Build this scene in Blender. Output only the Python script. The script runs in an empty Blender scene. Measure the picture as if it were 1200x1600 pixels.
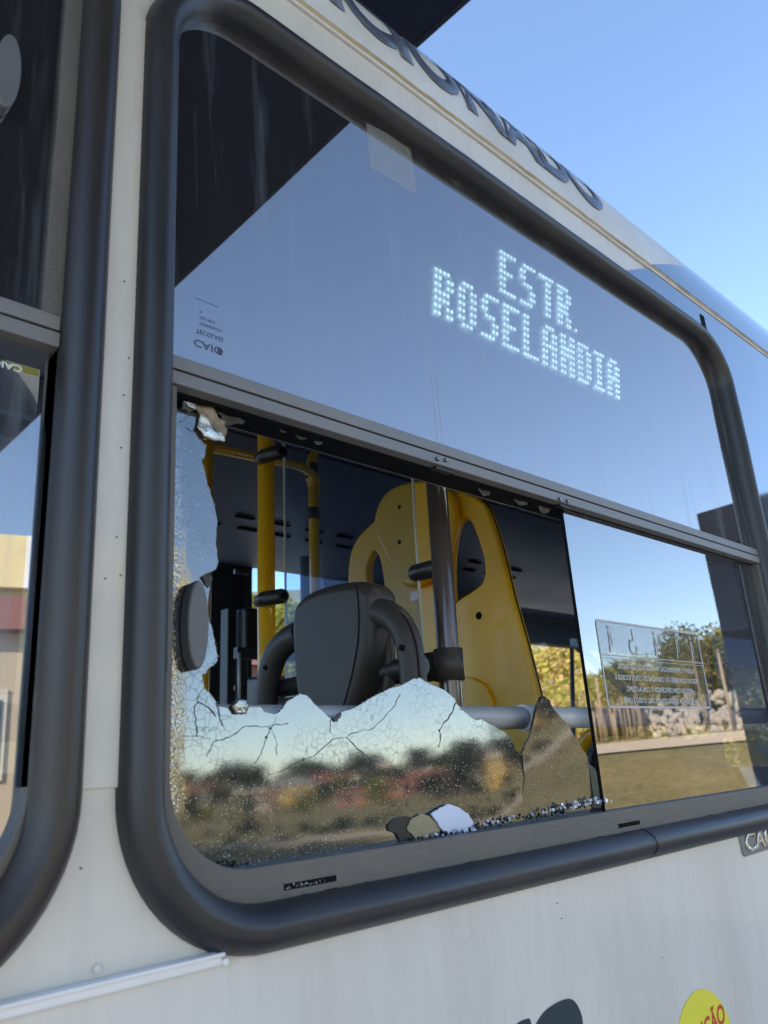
import bpy, bmesh, math, random
from math import radians as R_, sin, cos, tan, pi, atan2, hypot
from mathutils import Vector, Matrix
from mathutils.geometry import tessellate_polygon
random.seed(7)
sc = bpy.context.scene
COL = sc.collection

# ------------------------------------------------------------------ camera
ZC = 1.72                                   # camera height above the street
F_ = 1240.0                                 # focal length in photo pixels (photo 1200 x 1600)
DIST = 0.68                                 # metres from the lens to the side of the bus
def _dir(px, py): return Vector((px-600, -(py-800), -F_)).normalized()
AX = _dir(1940, 1112); AZ = _dir(400, -3300); AZ = (AZ-AX*AX.dot(AZ)).normalized(); AY = AZ.cross(AX)
CAM = Vector((0, -DIST, ZC))
cam = bpy.data.cameras.new("camera"); cam_o = bpy.data.objects.new("camera", cam); COL.objects.link(cam_o)
M = Matrix((AX, AY, AZ))                    # camera space -> world
cam_o.matrix_world = Matrix.Translation(CAM) @ M.to_4x4()
cam.sensor_fit = 'VERTICAL'; cam.sensor_height = 24.0; cam.lens = 24.0*F_/1600
cam.clip_start = 0.02; cam.clip_end = 3000
cam.dof.use_dof = True; cam.dof.focus_distance = 1.25; cam.dof.aperture_fstop = 5.0
sc.camera = cam_o
# ------------------------------------------------------------------ light
SUN_EL, SUN_ROT = 34.0, -74.0               # sun behind the bus, to the left
w = bpy.data.worlds.new("World"); sc.world = w; w.use_nodes = True
nt = w.node_tree; bg = nt.nodes['Background']
sky = nt.nodes.new('ShaderNodeTexSky'); sky.sky_type = 'NISHITA'; sky.sun_disc = False
sky.sun_elevation = R_(SUN_EL); sky.sun_rotation = R_(SUN_ROT); sky.altitude = 700; sky.air_density = 1.0; sky.dust_density = 0.3; sky.ozone_density = 1.6
nt.links.new(sky.outputs[0], bg.inputs[0]); bg.inputs[1].default_value = 0.15
sun = bpy.data.lights.new("sun", 'SUN'); sun.energy = 3.7; sun.angle = R_(0.53); sun.color = (1, .9, .76)
sun_o = bpy.data.objects.new("sun", sun); COL.objects.link(sun_o)
sd = Vector((sin(R_(SUN_ROT))*cos(R_(SUN_EL)), cos(R_(SUN_ROT))*cos(R_(SUN_EL)), sin(R_(SUN_EL))))
sun_o.rotation_euler = sd.to_track_quat('Z', 'Y').to_euler(); sun_o.location = (0, 0, 30)
sc.view_settings.view_transform = 'Standard'; sc.view_settings.look = 'None'
sc.view_settings.exposure = 1.5; sc.view_settings.gamma = 1.0; sc.view_settings.use_curve_mapping = False
sc.render.engine = 'CYCLES'
cy = sc.cycles; cy.use_denoising = True; cy.max_bounces = 10; cy.diffuse_bounces = 4; cy.glossy_bounces = 5
cy.transparent_max_bounces = 16; cy.transmission_bounces = 6; cy.sample_clamp_indirect = 6; cy.caustics_reflective = False; cy.caustics_refractive = False

# ------------------------------------------------------------------ frames of reference
TILT = R_(1.6)                              # the side of the bus leans in a little
VV = Vector((0, sin(TILT), cos(TILT))); NN = Vector((0, -cos(TILT), sin(TILT)))
ORG = Vector((0, 0, ZC))
def W(u, v, q=0.0): return ORG + Vector((u, 0, 0)) + VV*v + NN*q      # wall coordinates: along, up, proud
def ray(px, py): return M @ Vector((px-600, -(py-800), -F_))
def wall_uv(px, py, q=0.0):
    d = ray(px, py); c = CAM-ORG; s = (q-c.dot(NN))/d.dot(NN); P = c+d*s
    return (P.x, P.dot(VV))
def at_x(px, py, X): d = ray(px, py); return CAM+d*(X/d.x)
def at_y(px, py, Y): d = ray(px, py); return CAM+d*((Y+DIST)/d.y)
def at_f(px, py, f): return CAM+ray(px, py)*(f/F_)

# ------------------------------------------------------------------ node helpers
def mat(name, color=(.5, .5, .5), rough=.5, metal=0.0, coat=0.0, spec=None):
    m = bpy.data.materials.new(name); m.use_nodes = True; b = m.node_tree.nodes['Principled BSDF']
    b.inputs['Base Color'].default_value = (*color, 1); b.inputs['Roughness'].default_value = rough
    b.inputs['Metallic'].default_value = metal; b.inputs['Coat Weight'].default_value = coat
    b.inputs['Coat Roughness'].default_value = 0.06
    if spec is not None: b.inputs['Specular IOR Level'].default_value = spec
    return m
def N_(m, t, **kw):
    n = m.node_tree.nodes.new(t)
    for k, v in kw.items():
        if k in n.inputs: n.inputs[k].default_value = v
        else: setattr(n, k, v)
    return n
def L_(m, a, b): m.node_tree.links.new(a, b)
def coords(m, scale=(1, 1, 1)):
    tc = N_(m, 'ShaderNodeTexCoord'); mp = N_(m, 'ShaderNodeMapping'); mp.inputs['Scale'].default_value = scale
    L_(m, tc.outputs['Object'], mp.inputs['Vector']); return mp.outputs[0]
def noise(m, scale, detail=4, rough=.55, vscale=(1, 1, 1)):
    n = N_(m, 'ShaderNodeTexNoise'); n.inputs['Scale'].default_value = scale; n.inputs['Detail'].default_value = detail
    n.inputs['Roughness'].default_value = rough; L_(m, coords(m, vscale), n.inputs['Vector']); return n.outputs['Fac']
def ramp(m, fac, stops):
    r = N_(m, 'ShaderNodeValToRGB'); e = r.color_ramp.elements
    while len(e) < len(stops): e.new(.5)
    for i, (p, c) in enumerate(stops): e[i].position = p; e[i].color = (*c, 1) if len(c) == 3 else c
    L_(m, fac, r.inputs[0]); return r.outputs[0]
def mixc(m, fac, a, b, blend='MIX'):
    x = N_(m, 'ShaderNodeMix'); x.data_type = 'RGBA'; x.blend_type = blend
    for s, i in ((fac, 0), (a, 6), (b, 7)):
        if hasattr(s, 'links'): L_(m, s, x.inputs[i])
        elif isinstance(s, tuple): x.inputs[i].default_value = (*s, 1)
        else: x.inputs[i].default_value = s
    return x.outputs[2]
def bump(m, h, strength=.3, dist=.001, prev=None):
    b = N_(m, 'ShaderNodeBump'); b.inputs['Strength'].default_value = strength; b.inputs['Distance'].default_value = dist
    L_(m, h, b.inputs['Height'])
    if prev is not None: L_(m, prev, b.inputs['Normal'])
    return b.outputs[0]
def P_(m): return m.node_tree.nodes['Principled BSDF']
def dirty(m, c, dirt=(.2, .17, .13), amt=.25, scale=6, streak=(1, 1, 1), rough=(.3, .6), bmp=0.0, fine=60, bd=.0006):
    """base colour with patchy grime, varied roughness and a light relief"""
    n1 = noise(m, scale, 6, .6, streak); n2 = noise(m, fine, 3, .6, streak)
    f = ramp(m, n1, [(.42, (0, 0, 0)), (.75, (amt,)*3)])
    L_(m, mixc(m, f, mixc(m, ramp(m, n2, [(.35, (0,)*3), (.7, (.35,)*3)]), c, tuple(x*.86 for x in c)), dirt), P_(m).inputs['Base Color'])
    r = N_(m, 'ShaderNodeMapRange'); r.inputs['To Min'].default_value = rough[0]; r.inputs['To Max'].default_value = rough[1]
    L_(m, n1, r.inputs['Value']); L_(m, r.outputs[0], P_(m).inputs['Roughness'])
    if bmp: L_(m, bump(m, n2, bmp, bd), P_(m).inputs['Normal'])
    return m

MT = {}
MT['white_paint'] = dirty(mat('white_paint', coat=.35), (.72, .69, .645), (.38, .33, .26), .34, 6, (1, 1, .16), (.28, .5), .04, 90)
MT['white_paint'].node_tree.nodes['Principled BSDF'].inputs['Coat Weight'].default_value = .45
MT['roof_paint'] = dirty(mat('roof_paint', coat=.2), (.74, .74, .73), (.42, .36, .28), .4, 4, (1, 1, .5), (.3, .55), .04, 60)
MT['glossy_dark_paint'] = mat('glossy_dark_paint', (.20, .235, .28), .06, .75, .4)
MT['rubber'] = dirty(mat('rubber'), (.021, .022, .027), (.065, .055, .045), .5, 7, (1, 1, .3), (.30, .5), .25, 160)
MT['brown_rubber'] = dirty(mat('brown_rubber'), (.024, .022, .023), (.08, .045, .025), .7, 4, (1, 1, .2), (.3, .5), .2, 160)
MT['frame_metal'] = dirty(mat('frame_metal', metal=.15), (.125, .118, .112), (.20, .17, .14), .5, 9, (1, 1, 1), (.42, .6), 1.0, 170, .0012)
MT['bar_metal'] = dirty(mat('bar_metal', metal=.15), (.20, .20, .205), (.27, .25, .22), .5, 14, (.5, 1, 1), (.38, .6), .5, 300)
MT['sill_metal'] = dirty(mat('sill_metal', metal=.1), (.155, .135, .118), (.26, .22, .17), .55, 10, (.6, 1, 1), (.42, .62), .5, 300)
MT['groove'] = mat('groove', (.010, .010, .012), .8, spec=.05)
MT['dark_metal'] = mat('dark_metal', (.02, .021, .024), .35)
MT['track_black'] = mat('track_black', (.008, .009, .013), .7, spec=.15)
MT['bright_edge'] = mat('bright_edge', (.55, .55, .55), .3, .6)
MT['sealant'] = dirty(mat('sealant'), (.50, .38, .23), (.25, .17, .09), .8, 12, (1, 1, 1), (.6, .9), .6, 120)
MT['letter_blue'] = mat('letter_blue', (.085, .10, .15), .45, 0, .2)
MT['black_sticker'] = mat('black_sticker', (.015, .03, .05), .4)
MT['yellow_sticker'] = mat('yellow_sticker', (.78, .72, .05), .45)
MT['dull_yellow'] = mat('dull_yellow', (.30, .28, .06), .6)
MT['red_ink'] = mat('red_ink', (.55, .06, .02), .5)
MT['scratch_mark'] = mat('scratch_mark', (.60, .58, .55), .6)
MT['chrome'] = mat('chrome', (.6, .6, .6), .25, .9)
MT['badge_grey'] = mat('badge_grey', (.22, .22, .23), .4, .5)
MT['alu_trim'] = dirty(mat('alu_trim', metal=.1, coat=.4), (.86, .87, .90), (.5, .45, .4), .25, 6, (.3, 1, 1), (.25, .42), .15, 100)
MT['knob'] = dirty(mat('knob'), (.12, .125, .135), (.17, .17, .17), .4, 20, (1, 1, 1), (.4, .55), .25, 400)
MT['interior_grey'] = mat('interior_grey', (.16, .17, .19), .6)
MT['ceiling_grey'] = dirty(mat('ceiling_grey'), (.15, .17, .21), (.08, .08, .08), .2, 3)
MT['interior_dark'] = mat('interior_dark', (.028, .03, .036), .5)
MT['floor_rubber'] = dirty(mat('floor_rubber'), (.30, .29, .28), (.2, .18, .15), .5, 6)
MT['yellow_pole'] = dirty(mat('yellow_pole', coat=.5), (.95, .50, .010), (.5, .27, .03), .25, 14, (1, 1, .3), (.22, .35))
MT['yellow_shell'] = dirty(mat('yellow_shell', coat=.15), (1.0, .50, .006), (.75, .36, .01), .25, 7, (1, 1, 1), (.32, .45), .12, 500)
MT['brown_shell'] = dirty(mat('brown_shell', spec=.3), (.048, .038, .033), (.09, .075, .06), .4, 8, (1, 1, 1), (.36, .5), .25, 600)
MT['dark_pole'] = dirty(mat('dark_pole', metal=.25, coat=.5), (.085, .062, .055), (.06, .05, .04), .3, 14, (1, 1, .3), (.2, .32))
MT['rail_alu'] = dirty(mat('rail_alu', metal=.15), (.60, .59, .58), (.3, .3, .3), .3, 10, (.3, 1, 1), (.3, .42))
MT['black_plastic'] = mat('black_plastic', (.018, .018, .019), .38)
MT['poster'] = mat('poster', (.06, .065, .08), .4)
MT['white_ink'] = mat('white_ink', (.75, .76, .78), .5)
MT['paper'] = mat('paper', (.45, .44, .42), .6)

def glass(name, tint, refl, rough=.0, dust=.05, streak=True, edge=1.6, tintcol=(.62, .72, .95), bend=.0):
    """coated bus glass: tinted see-through plus a strong mirror coat on the outer face, and a veil of dust"""
    m = bpy.data.materials.new(name); m.use_nodes = True; nt = m.node_tree; nt.nodes.remove(nt.nodes['Principled BSDF'])
    out = nt.nodes['Material Output']
    tr = N_(m, 'ShaderNodeBsdfTransparent'); tr.inputs[0].default_value = (tint*.82, tint*.9, tint, 1)
    gl = N_(m, 'ShaderNodeBsdfGlossy'); gl.inputs['Roughness'].default_value = rough; gl.inputs[0].default_value = (*tintcol, 1)
    lw = N_(m, 'ShaderNodeFresnel', IOR=edge)
    mp = N_(m, 'ShaderNodeMapRange'); mp.inputs['From Max'].default_value = .5; mp.inputs['To Min'].default_value = refl; mp.inputs['To Max'].default_value = min(1, refl*1.7)
    L_(m, lw.outputs[0], mp.inputs['Value'])
    geo = N_(m, 'ShaderNodeNewGeometry'); mul = N_(m, 'ShaderNodeMath', operation='MULTIPLY'); inv = N_(m, 'ShaderNodeMath', operation='SUBTRACT')
    inv.inputs[0].default_value = 1; L_(m, geo.outputs['Backfacing'], inv.inputs[1]); L_(m, mp.outputs[0], mul.inputs[0]); L_(m, inv.outputs[0], mul.inputs[1])
    m1 = N_(m, 'ShaderNodeMixShader'); L_(m, mul.outputs[0], m1.inputs[0]); L_(m, tr.outputs[0], m1.inputs[1]); L_(m, gl.outputs[0], m1.inputs[2])
    df = N_(m, 'ShaderNodeBsdfDiffuse'); df.inputs[0].default_value = (.42, .47, .56, 1)  # dust colour made bluish to stand in for blue skylight on it
    st = noise(m, 30, 5, .7, (1, 1, .06)); sp = noise(m, 260, 2, .6); big = noise(m, 3.5, 4, .6, (1, 1, .5))
    a = ramp(m, st, [(.52, (0,)*3), (.68, (1,)*3)]); b = ramp(m, sp, [(.66, (0,)*3), (.74, (1,)*3)])
    f = mixc(m, .35, a, b); f = mixc(m, 1.0, f, ramp(m, big, [(.3, (.25,)*3), (.7, (1,)*3)]), 'MULTIPLY')
    ad = N_(m, 'ShaderNodeMath', operation='MULTIPLY_ADD'); L_(m, f, ad.inputs[0]); ad.inputs[1].default_value = dust*4; ad.inputs[2].default_value = dust*.35
    m2 = N_(m, 'ShaderNodeMixShader'); L_(m, ad.outputs[0], m2.inputs[0]); L_(m, m1.outputs[0], m2.inputs[1]); L_(m, df.outputs[0], m2.inputs[2])
    if bend: L_(m, bump(m, noise(m, 2.2, 1, .4), 1.0, bend), gl.inputs['Normal'])
    L_(m, m2.outputs[0], out.inputs[0]); return m
MT['tinted_glass'] = glass('tinted_glass', .25, .38, 0, .075, tintcol=(.90, .84, .82), bend=.0005)
MT['lower_glass'] = glass('lower_glass', .80, .29, 0, .012, tintcol=(1.0, .96, .94), bend=.0003)
MT['dusty_glass'] = glass('dusty_glass', .7, .33, 0, .13, tintcol=(1.0, .96, .94), bend=.0004)
MT['clear_sheet'] = glass('clear_sheet', .95, .04, 0.02, .008)
MT['far_glass'] = glass('far_glass', .95, .04, 0, .01)

def veil():
    m = mat('clear_label', (.75, .76, .75), .5); tr = N_(m, 'ShaderNodeBsdfTransparent'); mx = N_(m, 'ShaderNodeMixShader'); mx.inputs[0].default_value = .10
    L_(m, tr.outputs[0], mx.inputs[1]); L_(m, P_(m).outputs[0], mx.inputs[2]); L_(m, mx.outputs[0], m.node_tree.nodes['Material Output'].inputs[0]); return m
MT['clear_label'] = veil()
sm = mat('smoke_film', (.10, .10, .10), .5); tr_ = N_(sm, 'ShaderNodeBsdfTransparent'); mx_ = N_(sm, 'ShaderNodeMixShader'); mx_.inputs[0].default_value = .14
L_(sm, tr_.outputs[0], mx_.inputs[1]); L_(sm, P_(sm).outputs[0], mx_.inputs[2]); L_(sm, mx_.outputs[0], sm.node_tree.nodes['Material Output'].inputs[0]); MT['smoke_film'] = sm
def shard_mat():
    """crazed safety glass held by a mirror film: opaque, silvery, grainy, crackled at the rim"""
    m = mat('shattered_film', (.74, .76, .77), .05, 1.0); b = P_(m)
    co = coords(m)
    grain = noise(m, 850, 2, .6, (1, 1, .6)); soft = noise(m, 9, 3, .5)
    vo = N_(m, 'ShaderNodeTexVoronoi', feature='DISTANCE_TO_EDGE'); vo.inputs['Scale'].default_value = 260; L_(m, coords(m, (1, 1, .8)), vo.inputs['Vector'])
    cell = ramp(m, vo.outputs['Distance'], [(.0, (0,)*3), (.16, (1,)*3)])
    sep = N_(m, 'ShaderNodeSeparateXYZ'); L_(m, co, sep.inputs[0])
    mr = N_(m, 'ShaderNodeMapRange'); mr.inputs['From Min'].default_value = .369; mr.inputs['From Max'].default_value = .404; mr.inputs['To Min'].default_value = 1; mr.inputs['To Max'].default_value = 0
    wob = N_(m, 'ShaderNodeMath', operation='MULTIPLY_ADD'); L_(m, noise(m, 22, 4, .6), wob.inputs[0]); wob.inputs[1].default_value = -.05; L_(m, sep.outputs['X'], wob.inputs[2])
    sh = N_(m, 'ShaderNodeMath', operation='ADD'); L_(m, wob.outputs[0], sh.inputs[0]); sh.inputs[1].default_value = .022; L_(m, sh.outputs[0], mr.inputs['Value'])
    ch = mixc(m, mr.outputs[0], (1., 1., 1.), cell)
    n0 = bump(m, soft, 1.0, .00018); n1 = bump(m, grain, .5, .000015, n0); n2 = bump(m, ch, .45, .0003, n1)
    L_(m, n2, b.inputs['Normal'])
    dot = noise(m, 700, 1, .5); d = ramp(m, dot, [(.68, (0,)*3), (.73, (1,)*3)])
    v2 = N_(m, 'ShaderNodeTexVoronoi', feature='DISTANCE_TO_EDGE'); v2.inputs['Scale'].default_value = 95
    wv = N_(m, 'ShaderNodeMix'); wv.data_type = 'VECTOR'; wv.inputs[0].default_value = .012; nz = N_(m, 'ShaderNodeTexNoise'); nz.inputs['Scale'].default_value = 60; L_(m, co, nz.inputs['Vector'])
    L_(m, co, wv.inputs[4]); L_(m, nz.outputs['Color'], wv.inputs[5]); L_(m, wv.outputs[1], v2.inputs['Vector'])
    crz = mixc(m, ramp(m, noise(m, 14, 3, .5), [(.38, (0,)*3), (.58, (1,)*3)]), (1., 1., 1.), ramp(m, v2.outputs['Distance'], [(.0, (.40,)*3), (.05, (1,)*3)]))
    c = mixc(m, 1.0, mixc(m, d, (.215, .215, .215), (.60, .60, .62)), crz, 'MULTIPLY'); c = mixc(m, mr.outputs[0], c, mixc(m, cell, (.10, .10, .10), (.5, .5, .51)))
    L_(m, c, b.inputs['Base Color']); L_(m, ramp(m, d, [(0, (.035,)*3), (1, (.35,)*3)]), b.inputs['Roughness'])
    mm = N_(m, 'ShaderNodeMath', operation='MULTIPLY_ADD'); L_(m, d, mm.inputs[0]); mm.inputs[1].default_value = -.6; mm.inputs[2].default_value = .86; L_(m, mm.outputs[0], b.inputs['Metallic'])
    return m
MT['shard'] = shard_mat()
MT['lilac_shard'] = dirty(mat('lilac_shard', metal=.55), (.55, .62, .85), (.4, .45, .6), .2, 30, (1, 1, 1), (.3, .4), .2, 300)
MT['olive_shard'] = dirty(mat('olive_shard', metal=.5), (.30, .26, .17), (.15, .13, .1), .4, 40, (1, 1, 1), (.35, .5), .4, 300)
MT['film_back'] = dirty(mat('film_back'), (.36, .29, .21), (.12, .10, .08), .9, 45, (1, 1, 1), (.5, .8), 1.0, 300)
MT['film_grey'] = dirty(mat('film_grey'), (.10, .10, .10), (.03, .03, .03), .9, 60, (1, 1, 1), (.5, .8), 1.0, 300)
MT['curl_silver'] = dirty(mat('curl_silver', metal=.6), (.75, .80, .80), (.4, .4, .38), .5, 60, (1, 1, 1), (.22, .4), .8, 400)
MT['crumb'] = mat('crumb', (.85, .9, .95), .15, .35)
MT['crumb_dark'] = mat('crumb_dark', (.03, .035, .045), .15, .2)
MT['edge_chip'] = dirty(mat('edge_chip'), (.62, .64, .66), (.10, .09, .08), .95, 500, rough=(.2, .5))
MT['crack'] = mat('crack', (.05, .055, .07), .6)

# ------------------------------------------------------------------ mesh helpers
def link(name, me, m=None, parent=None, smooth=False):
    o = bpy.data.objects.new(name, me); COL.objects.link(o)
    if m is not None: me.materials.append(MT[m] if isinstance(m, str) else m)
    if parent is not None: o.parent = parent
    if smooth:
        for p in me.polygons: p.use_smooth = True
    return o
def mesh(name, vs, fs, m=None, parent=None, smooth=False):
    me = bpy.data.meshes.new(name); me.from_pydata([tuple(v) for v in vs], [], fs); me.update()
    bm = bmesh.new(); bm.from_mesh(me); bmesh.ops.recalc_face_normals(bm, faces=bm.faces); bm.to_mesh(me); bm.free()
    return link(name, me, m, parent, smooth)
def bevel(o, wd=.004, seg=3, ang=35):
    b = o.modifiers.new("bevel", 'BEVEL'); b.width = wd; b.segments = seg; b.limit_method = 'ANGLE'; b.angle_limit = R_(ang); b.harden_normals = False
    for p in o.data.polygons: p.use_smooth = True
    o.modifiers.new("wn", 'WEIGHTED_NORMAL'); return o
def rrect(u0, v0, u1, v1, r, n=10):
    pts = []
    for cx, cy, a0 in ((u1-r, v0+r, -90), (u1-r, v1-r, 0), (u0+r, v1-r, 90), (u0+r, v0+r, 180)):
        for i in range(n+1):
            a = R_(a0+90*i/n); pts.append((cx+r*cos(a), cy+r*sin(a)))
    return pts
def prism(name, loops, f0, f1, m, parent=None, bev=0, seg=3):
    """2-D outline with holes made solid between two mapping functions f0, f1 (2-D -> world)"""
    loops = [[Vector((a, b, 0)) for a, b in l] for l in loops]; flat = [p for l in loops for p in l]; n = len(flat)
    tris = tessellate_polygon(loops); vs = [f0(p.x, p.y) for p in flat]+[f1(p.x, p.y) for p in flat]
    fs = [tuple(t) for t in tris]+[tuple(i+n for i in reversed(t)) for t in tris]; k = 0
    for l in loops:
        for i in range(len(l)):
            a, b = k+i, k+(i+1) % len(l); fs.append((a, b, b+n, a+n))
        k += len(l)
    o = mesh(name, vs, fs, m, parent)
    if bev: 
        bm = bmesh.new(); bm.from_mesh(o.data); bmesh.ops.dissolve_limit(bm, angle_limit=R_(1), verts=bm.verts, edges=bm.edges)
        bm.to_mesh(o.data); bm.free(); bevel(o, bev, seg)
    return o
def wall_prism(name, loops, q0, q1, m, parent=None, bev=0, seg=3):
    return prism(name, loops, lambda u, v: W(u, v, q0), lambda u, v: W(u, v, q1), m, parent, bev, seg)
def wall_box(name, u0, v0, u1, v1, q0, q1, m, parent=None, bev=0):
    return wall_prism(name, [[(u0, v0), (u1, v0), (u1, v1), (u0, v1)]], q0, q1, m, parent, bev)
def box(name, lo, hi, m, parent=None, bev=0):
    x0, y0, z0 = lo; x1, y1, z1 = hi
    vs = [(x, y, z) for x in (x0, x1) for y in (y0, y1) for z in (z0, z1)]
    o = mesh(name, vs, [(0, 1, 3, 2), (4, 6, 7, 5), (0, 4, 5, 1), (2, 3, 7, 6), (0, 2, 6, 4), (1, 5, 7, 3)], m, parent)
    if bev: bevel(o, bev)
    return o
def tube(name, pts, r, m, parent=None, n=14, flat=1.0, closed=False):
    """round bar swept along points; r a number or a list; ends capped"""
    pts = [Vector(p) for p in pts]; rs = r if isinstance(r, (list, tuple)) else [r]*len(pts); vs = []; fs = []
    up = None
    for i, p in enumerate(pts):
        t = (pts[min(i+1, len(pts)-1)]-pts[max(i-1, 0)]).normalized()
        if up is None: up = t.orthogonal().normalized() if abs(t.z) > .9 else Vector((0, 0, 1))
        a = t.cross(up); a = a.normalized() if a.length > 1e-6 else t.orthogonal().normalized(); b = a.cross(t).normalized(); up = b
        for k in range(n):
            th = 2*pi*k/n; vs.append(p+(a*cos(th)+b*sin(th)*flat)*rs[i])
    for i in range(len(pts)-1):
        for k in range(n): fs.append((i*n+k, i*n+(k+1) % n, (i+1)*n+(k+1) % n, (i+1)*n+k))
    fs.append(tuple(range(n-1, -1, -1))); fs.append(tuple((len(pts)-1)*n+k for k in range(n)))
    o = mesh(name, vs, fs, m, parent, True)
    o.data.polygons[-1].use_smooth = False; o.data.polygons[-2].use_smooth = False
    return o
def spline(pts, n=6):
    pts = [Vector(p) for p in pts]; out = []
    for i in range(len(pts)-1):
        p0, p1, p2, p3 = pts[max(i-1, 0)], pts[i], pts[i+1], pts[min(i+2, len(pts)-1)]
        for k in range(n):
            t = k/n; out.append(.5*((2*p1)+(p2-p0)*t+(2*p0-5*p1+4*p2-p3)*t*t+(3*p1-p0-3*p2+p3)*t**3))
    out.append(pts[-1]); return out
def smooth2(pts, n=5):
    """closed smooth curve through 2-D points"""
    m = len(pts); P = [Vector((a, b)) for a, b in pts]; out = []
    for i in range(m):
        p0, p1, p2, p3 = P[i-1], P[i], P[(i+1) % m], P[(i+2) % m]
        for k in range(n):
            t = k/n; q = .5*((2*p1)+(p2-p0)*t+(2*p0-5*p1+4*p2-p3)*t*t+(3*p1-p0-3*p2+p3)*t**3); out.append((q.x, q.y))
    return out
def sweep_ring(name, outer, inner, prof, m, parent, wave=0.0):
    """profile (t across from outer loop to inner loop, proud height) swept round a closed band of the wall"""
    n = len(outer); k = len(prof); vs = []; fs = []
    for (a, b) in zip(outer, inner):
        for t, q in prof:
            wq = wave*(sin(a[0]*9+a[1]*13)+.6*sin(a[0]*31-a[1]*23+2)+.35*sin(a[0]*83+a[1]*71)); wt = wave*2.2*sin(a[0]*17+a[1]*11+1)*sin(pi*t)
            vs.append(W(a[0]+(b[0]-a[0])*t+wt*.3, a[1]+(b[1]-a[1])*t+wt*.3, q+(wq*q/.027 if q > 0 else 0)))
    for i in range(n):
        j = (i+1) % n
        for s in range(k-1): fs.append((i*k+s, j*k+s, j*k+s+1, i*k+s+1))
    return mesh(name, vs, fs, m, parent, True)
def text(name, body, fn, size, m, parent=None, depth=0, align='LEFT', sx=1.0, bold=0.0, font_shear=0, spacing=1.0):
    cu = bpy.data.curves.new(name, 'FONT'); cu.body = body; cu.size = size; cu.align_x = align; cu.offset = bold; cu.resolution_u = 4; cu.shear = font_shear; cu.space_character = spacing
    tmp = bpy.data.objects.new(name, cu); COL.objects.link(tmp); bpy.context.view_layer.update()
    me = bpy.data.meshes.new_from_object(tmp.evaluated_get(bpy.context.evaluated_depsgraph_get()))
    bpy.data.objects.remove(tmp); bpy.data.curves.remove(cu)
    bm = bmesh.new(); bm.from_mesh(me)
    bmesh.ops.triangulate(bm, faces=bm.faces)
    if max((e.calc_length() for e in bm.edges), default=0) > size*.2: bmesh.ops.subdivide_edges(bm, edges=[e for e in bm.edges if e.calc_length() > size*.2], cuts=2, use_grid_fill=False)
    if depth:
        r = bmesh.ops.extrude_face_region(bm, geom=bm.faces[:]); 
        for v in [g for g in r['geom'] if isinstance(g, bmesh.types.BMVert)]: v.co.z += depth
    for v in bm.verts: v.co = fn(v.co.x*sx, v.co.y, v.co.z)
    bmesh.ops.recalc_face_normals(bm, faces=bm.faces); bm.to_mesh(me); bm.free(); me.name = name; me.materials.clear()
    return link(name, me, m, parent)
def thing(name, label, cat, loc=(0, 0, 0), group=None):
    o = bpy.data.objects.new(name, None); COL.objects.link(o); o.location = loc; o.empty_display_size = .1
    o['label'] = label; o['category'] = cat
    if group: o['group'] = group
    bpy.context.view_layer.update(); return o
def tag(o, label, cat, group=None, kind=None):
    o['label'] = label; o['category'] = cat
    if group: o['group'] = group
    if kind: o['kind'] = kind
    return o
def kind(o, k): o['kind'] = k; return o

# ================================================================== TERRAIN
def sstep(a, b, x): t = min(1, max(0, (x-a)/(b-a))); return t*t*(3-2*t)
def interp(tab, x):
    if x <= tab[0][0]: return tab[0][1]
    for (a, fa), (b, fb) in zip(tab, tab[1:]):
        if x <= b: t = (x-a)/(b-a); return fa+(fb-fa)*t
    return tab[-1][1]
EL_VALLEY = [(28, -3.5), (33, -2.85), (36, -2.7), (48, -2.6), (80, -1.6), (150, -.3), (260, .6), (400, .3), (900, .1)]
EL_BANK = [(21, -4.6), (24, -2.4), (27, -.6), (29.5, .45), (34, 1.45), (40, 2.3), (80, 3.2), (150, 3.0), (400, 1.5), (900, .5)]
EL_HILL = [(14, -6.9), (20, -3.5), (40, 2.0), (70, 8.0), (110, 11.0), (200, 11.5), (400, 5), (900, 2)]
EL_FLAT = [(20, -4.9), (60, -1.6), (200, 0), (900, .3)]
def height(x, y):
    r = hypot(x, y-DIST); az = math.degrees(atan2(x, -(y-DIST))) % 360
    lr = max(r, 1)
    def h(tab):
        if r <= tab[0][0]: return 0.0
        return max(-4, r*tan(R_(interp(tab, lr)))+ZC)
    wb = sstep(50, 57, az)*(1-sstep(78, 92, az)); wv = (1-sstep(50, 57, az))*sstep(-1, 15, az if az < 200 else az-360)
    wh = sstep(92, 108, az)*(1-sstep(178, 200, az)); wf = max(0, 1-wb-wv-wh)
    bumpy = .0 if r < 20 else (sin(x*.11)+cos(y*.13+x*.05))*.0018*min(r, 150)
    return wb*h(EL_BANK)+wv*h(EL_VALLEY)+wh*h(EL_HILL)+wf*h(EL_FLAT)+bumpy
gm = mat('ground_mat', rough=.95); g1 = noise(gm, .35, 8, .65); g2 = noise(gm, 5, 6, .7); g3 = noise(gm, .06, 4, .6)
ca = ramp(gm, g1, [(.30, (.10, .10, .03)), (.5, (.24, .19, .06)), (.68, (.40, .29, .12))])
L_(gm, mixc(gm, .5, ca, ramp(gm, g2, [(.3, (.05, .055, .018)), (.5, (.22, .18, .07)), (.75, (.46, .35, .16))])), P_(gm).inputs['Base Color'])
MT['ground'] = gm
vs = [Vector((0, DIST, 0))]; fs = []
rings = [1.5*1.07**i for i in range(1, 96)]; NA = 300
for r in rings:
    for k in range(NA):
        a = 2*pi*k/NA; x = r*sin(a); y = DIST-r*cos(a); vs.append(Vector((x, y, height(x, y))))
for k in range(NA): fs.append((0, 1+k, 1+(k+1) % NA))
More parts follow.
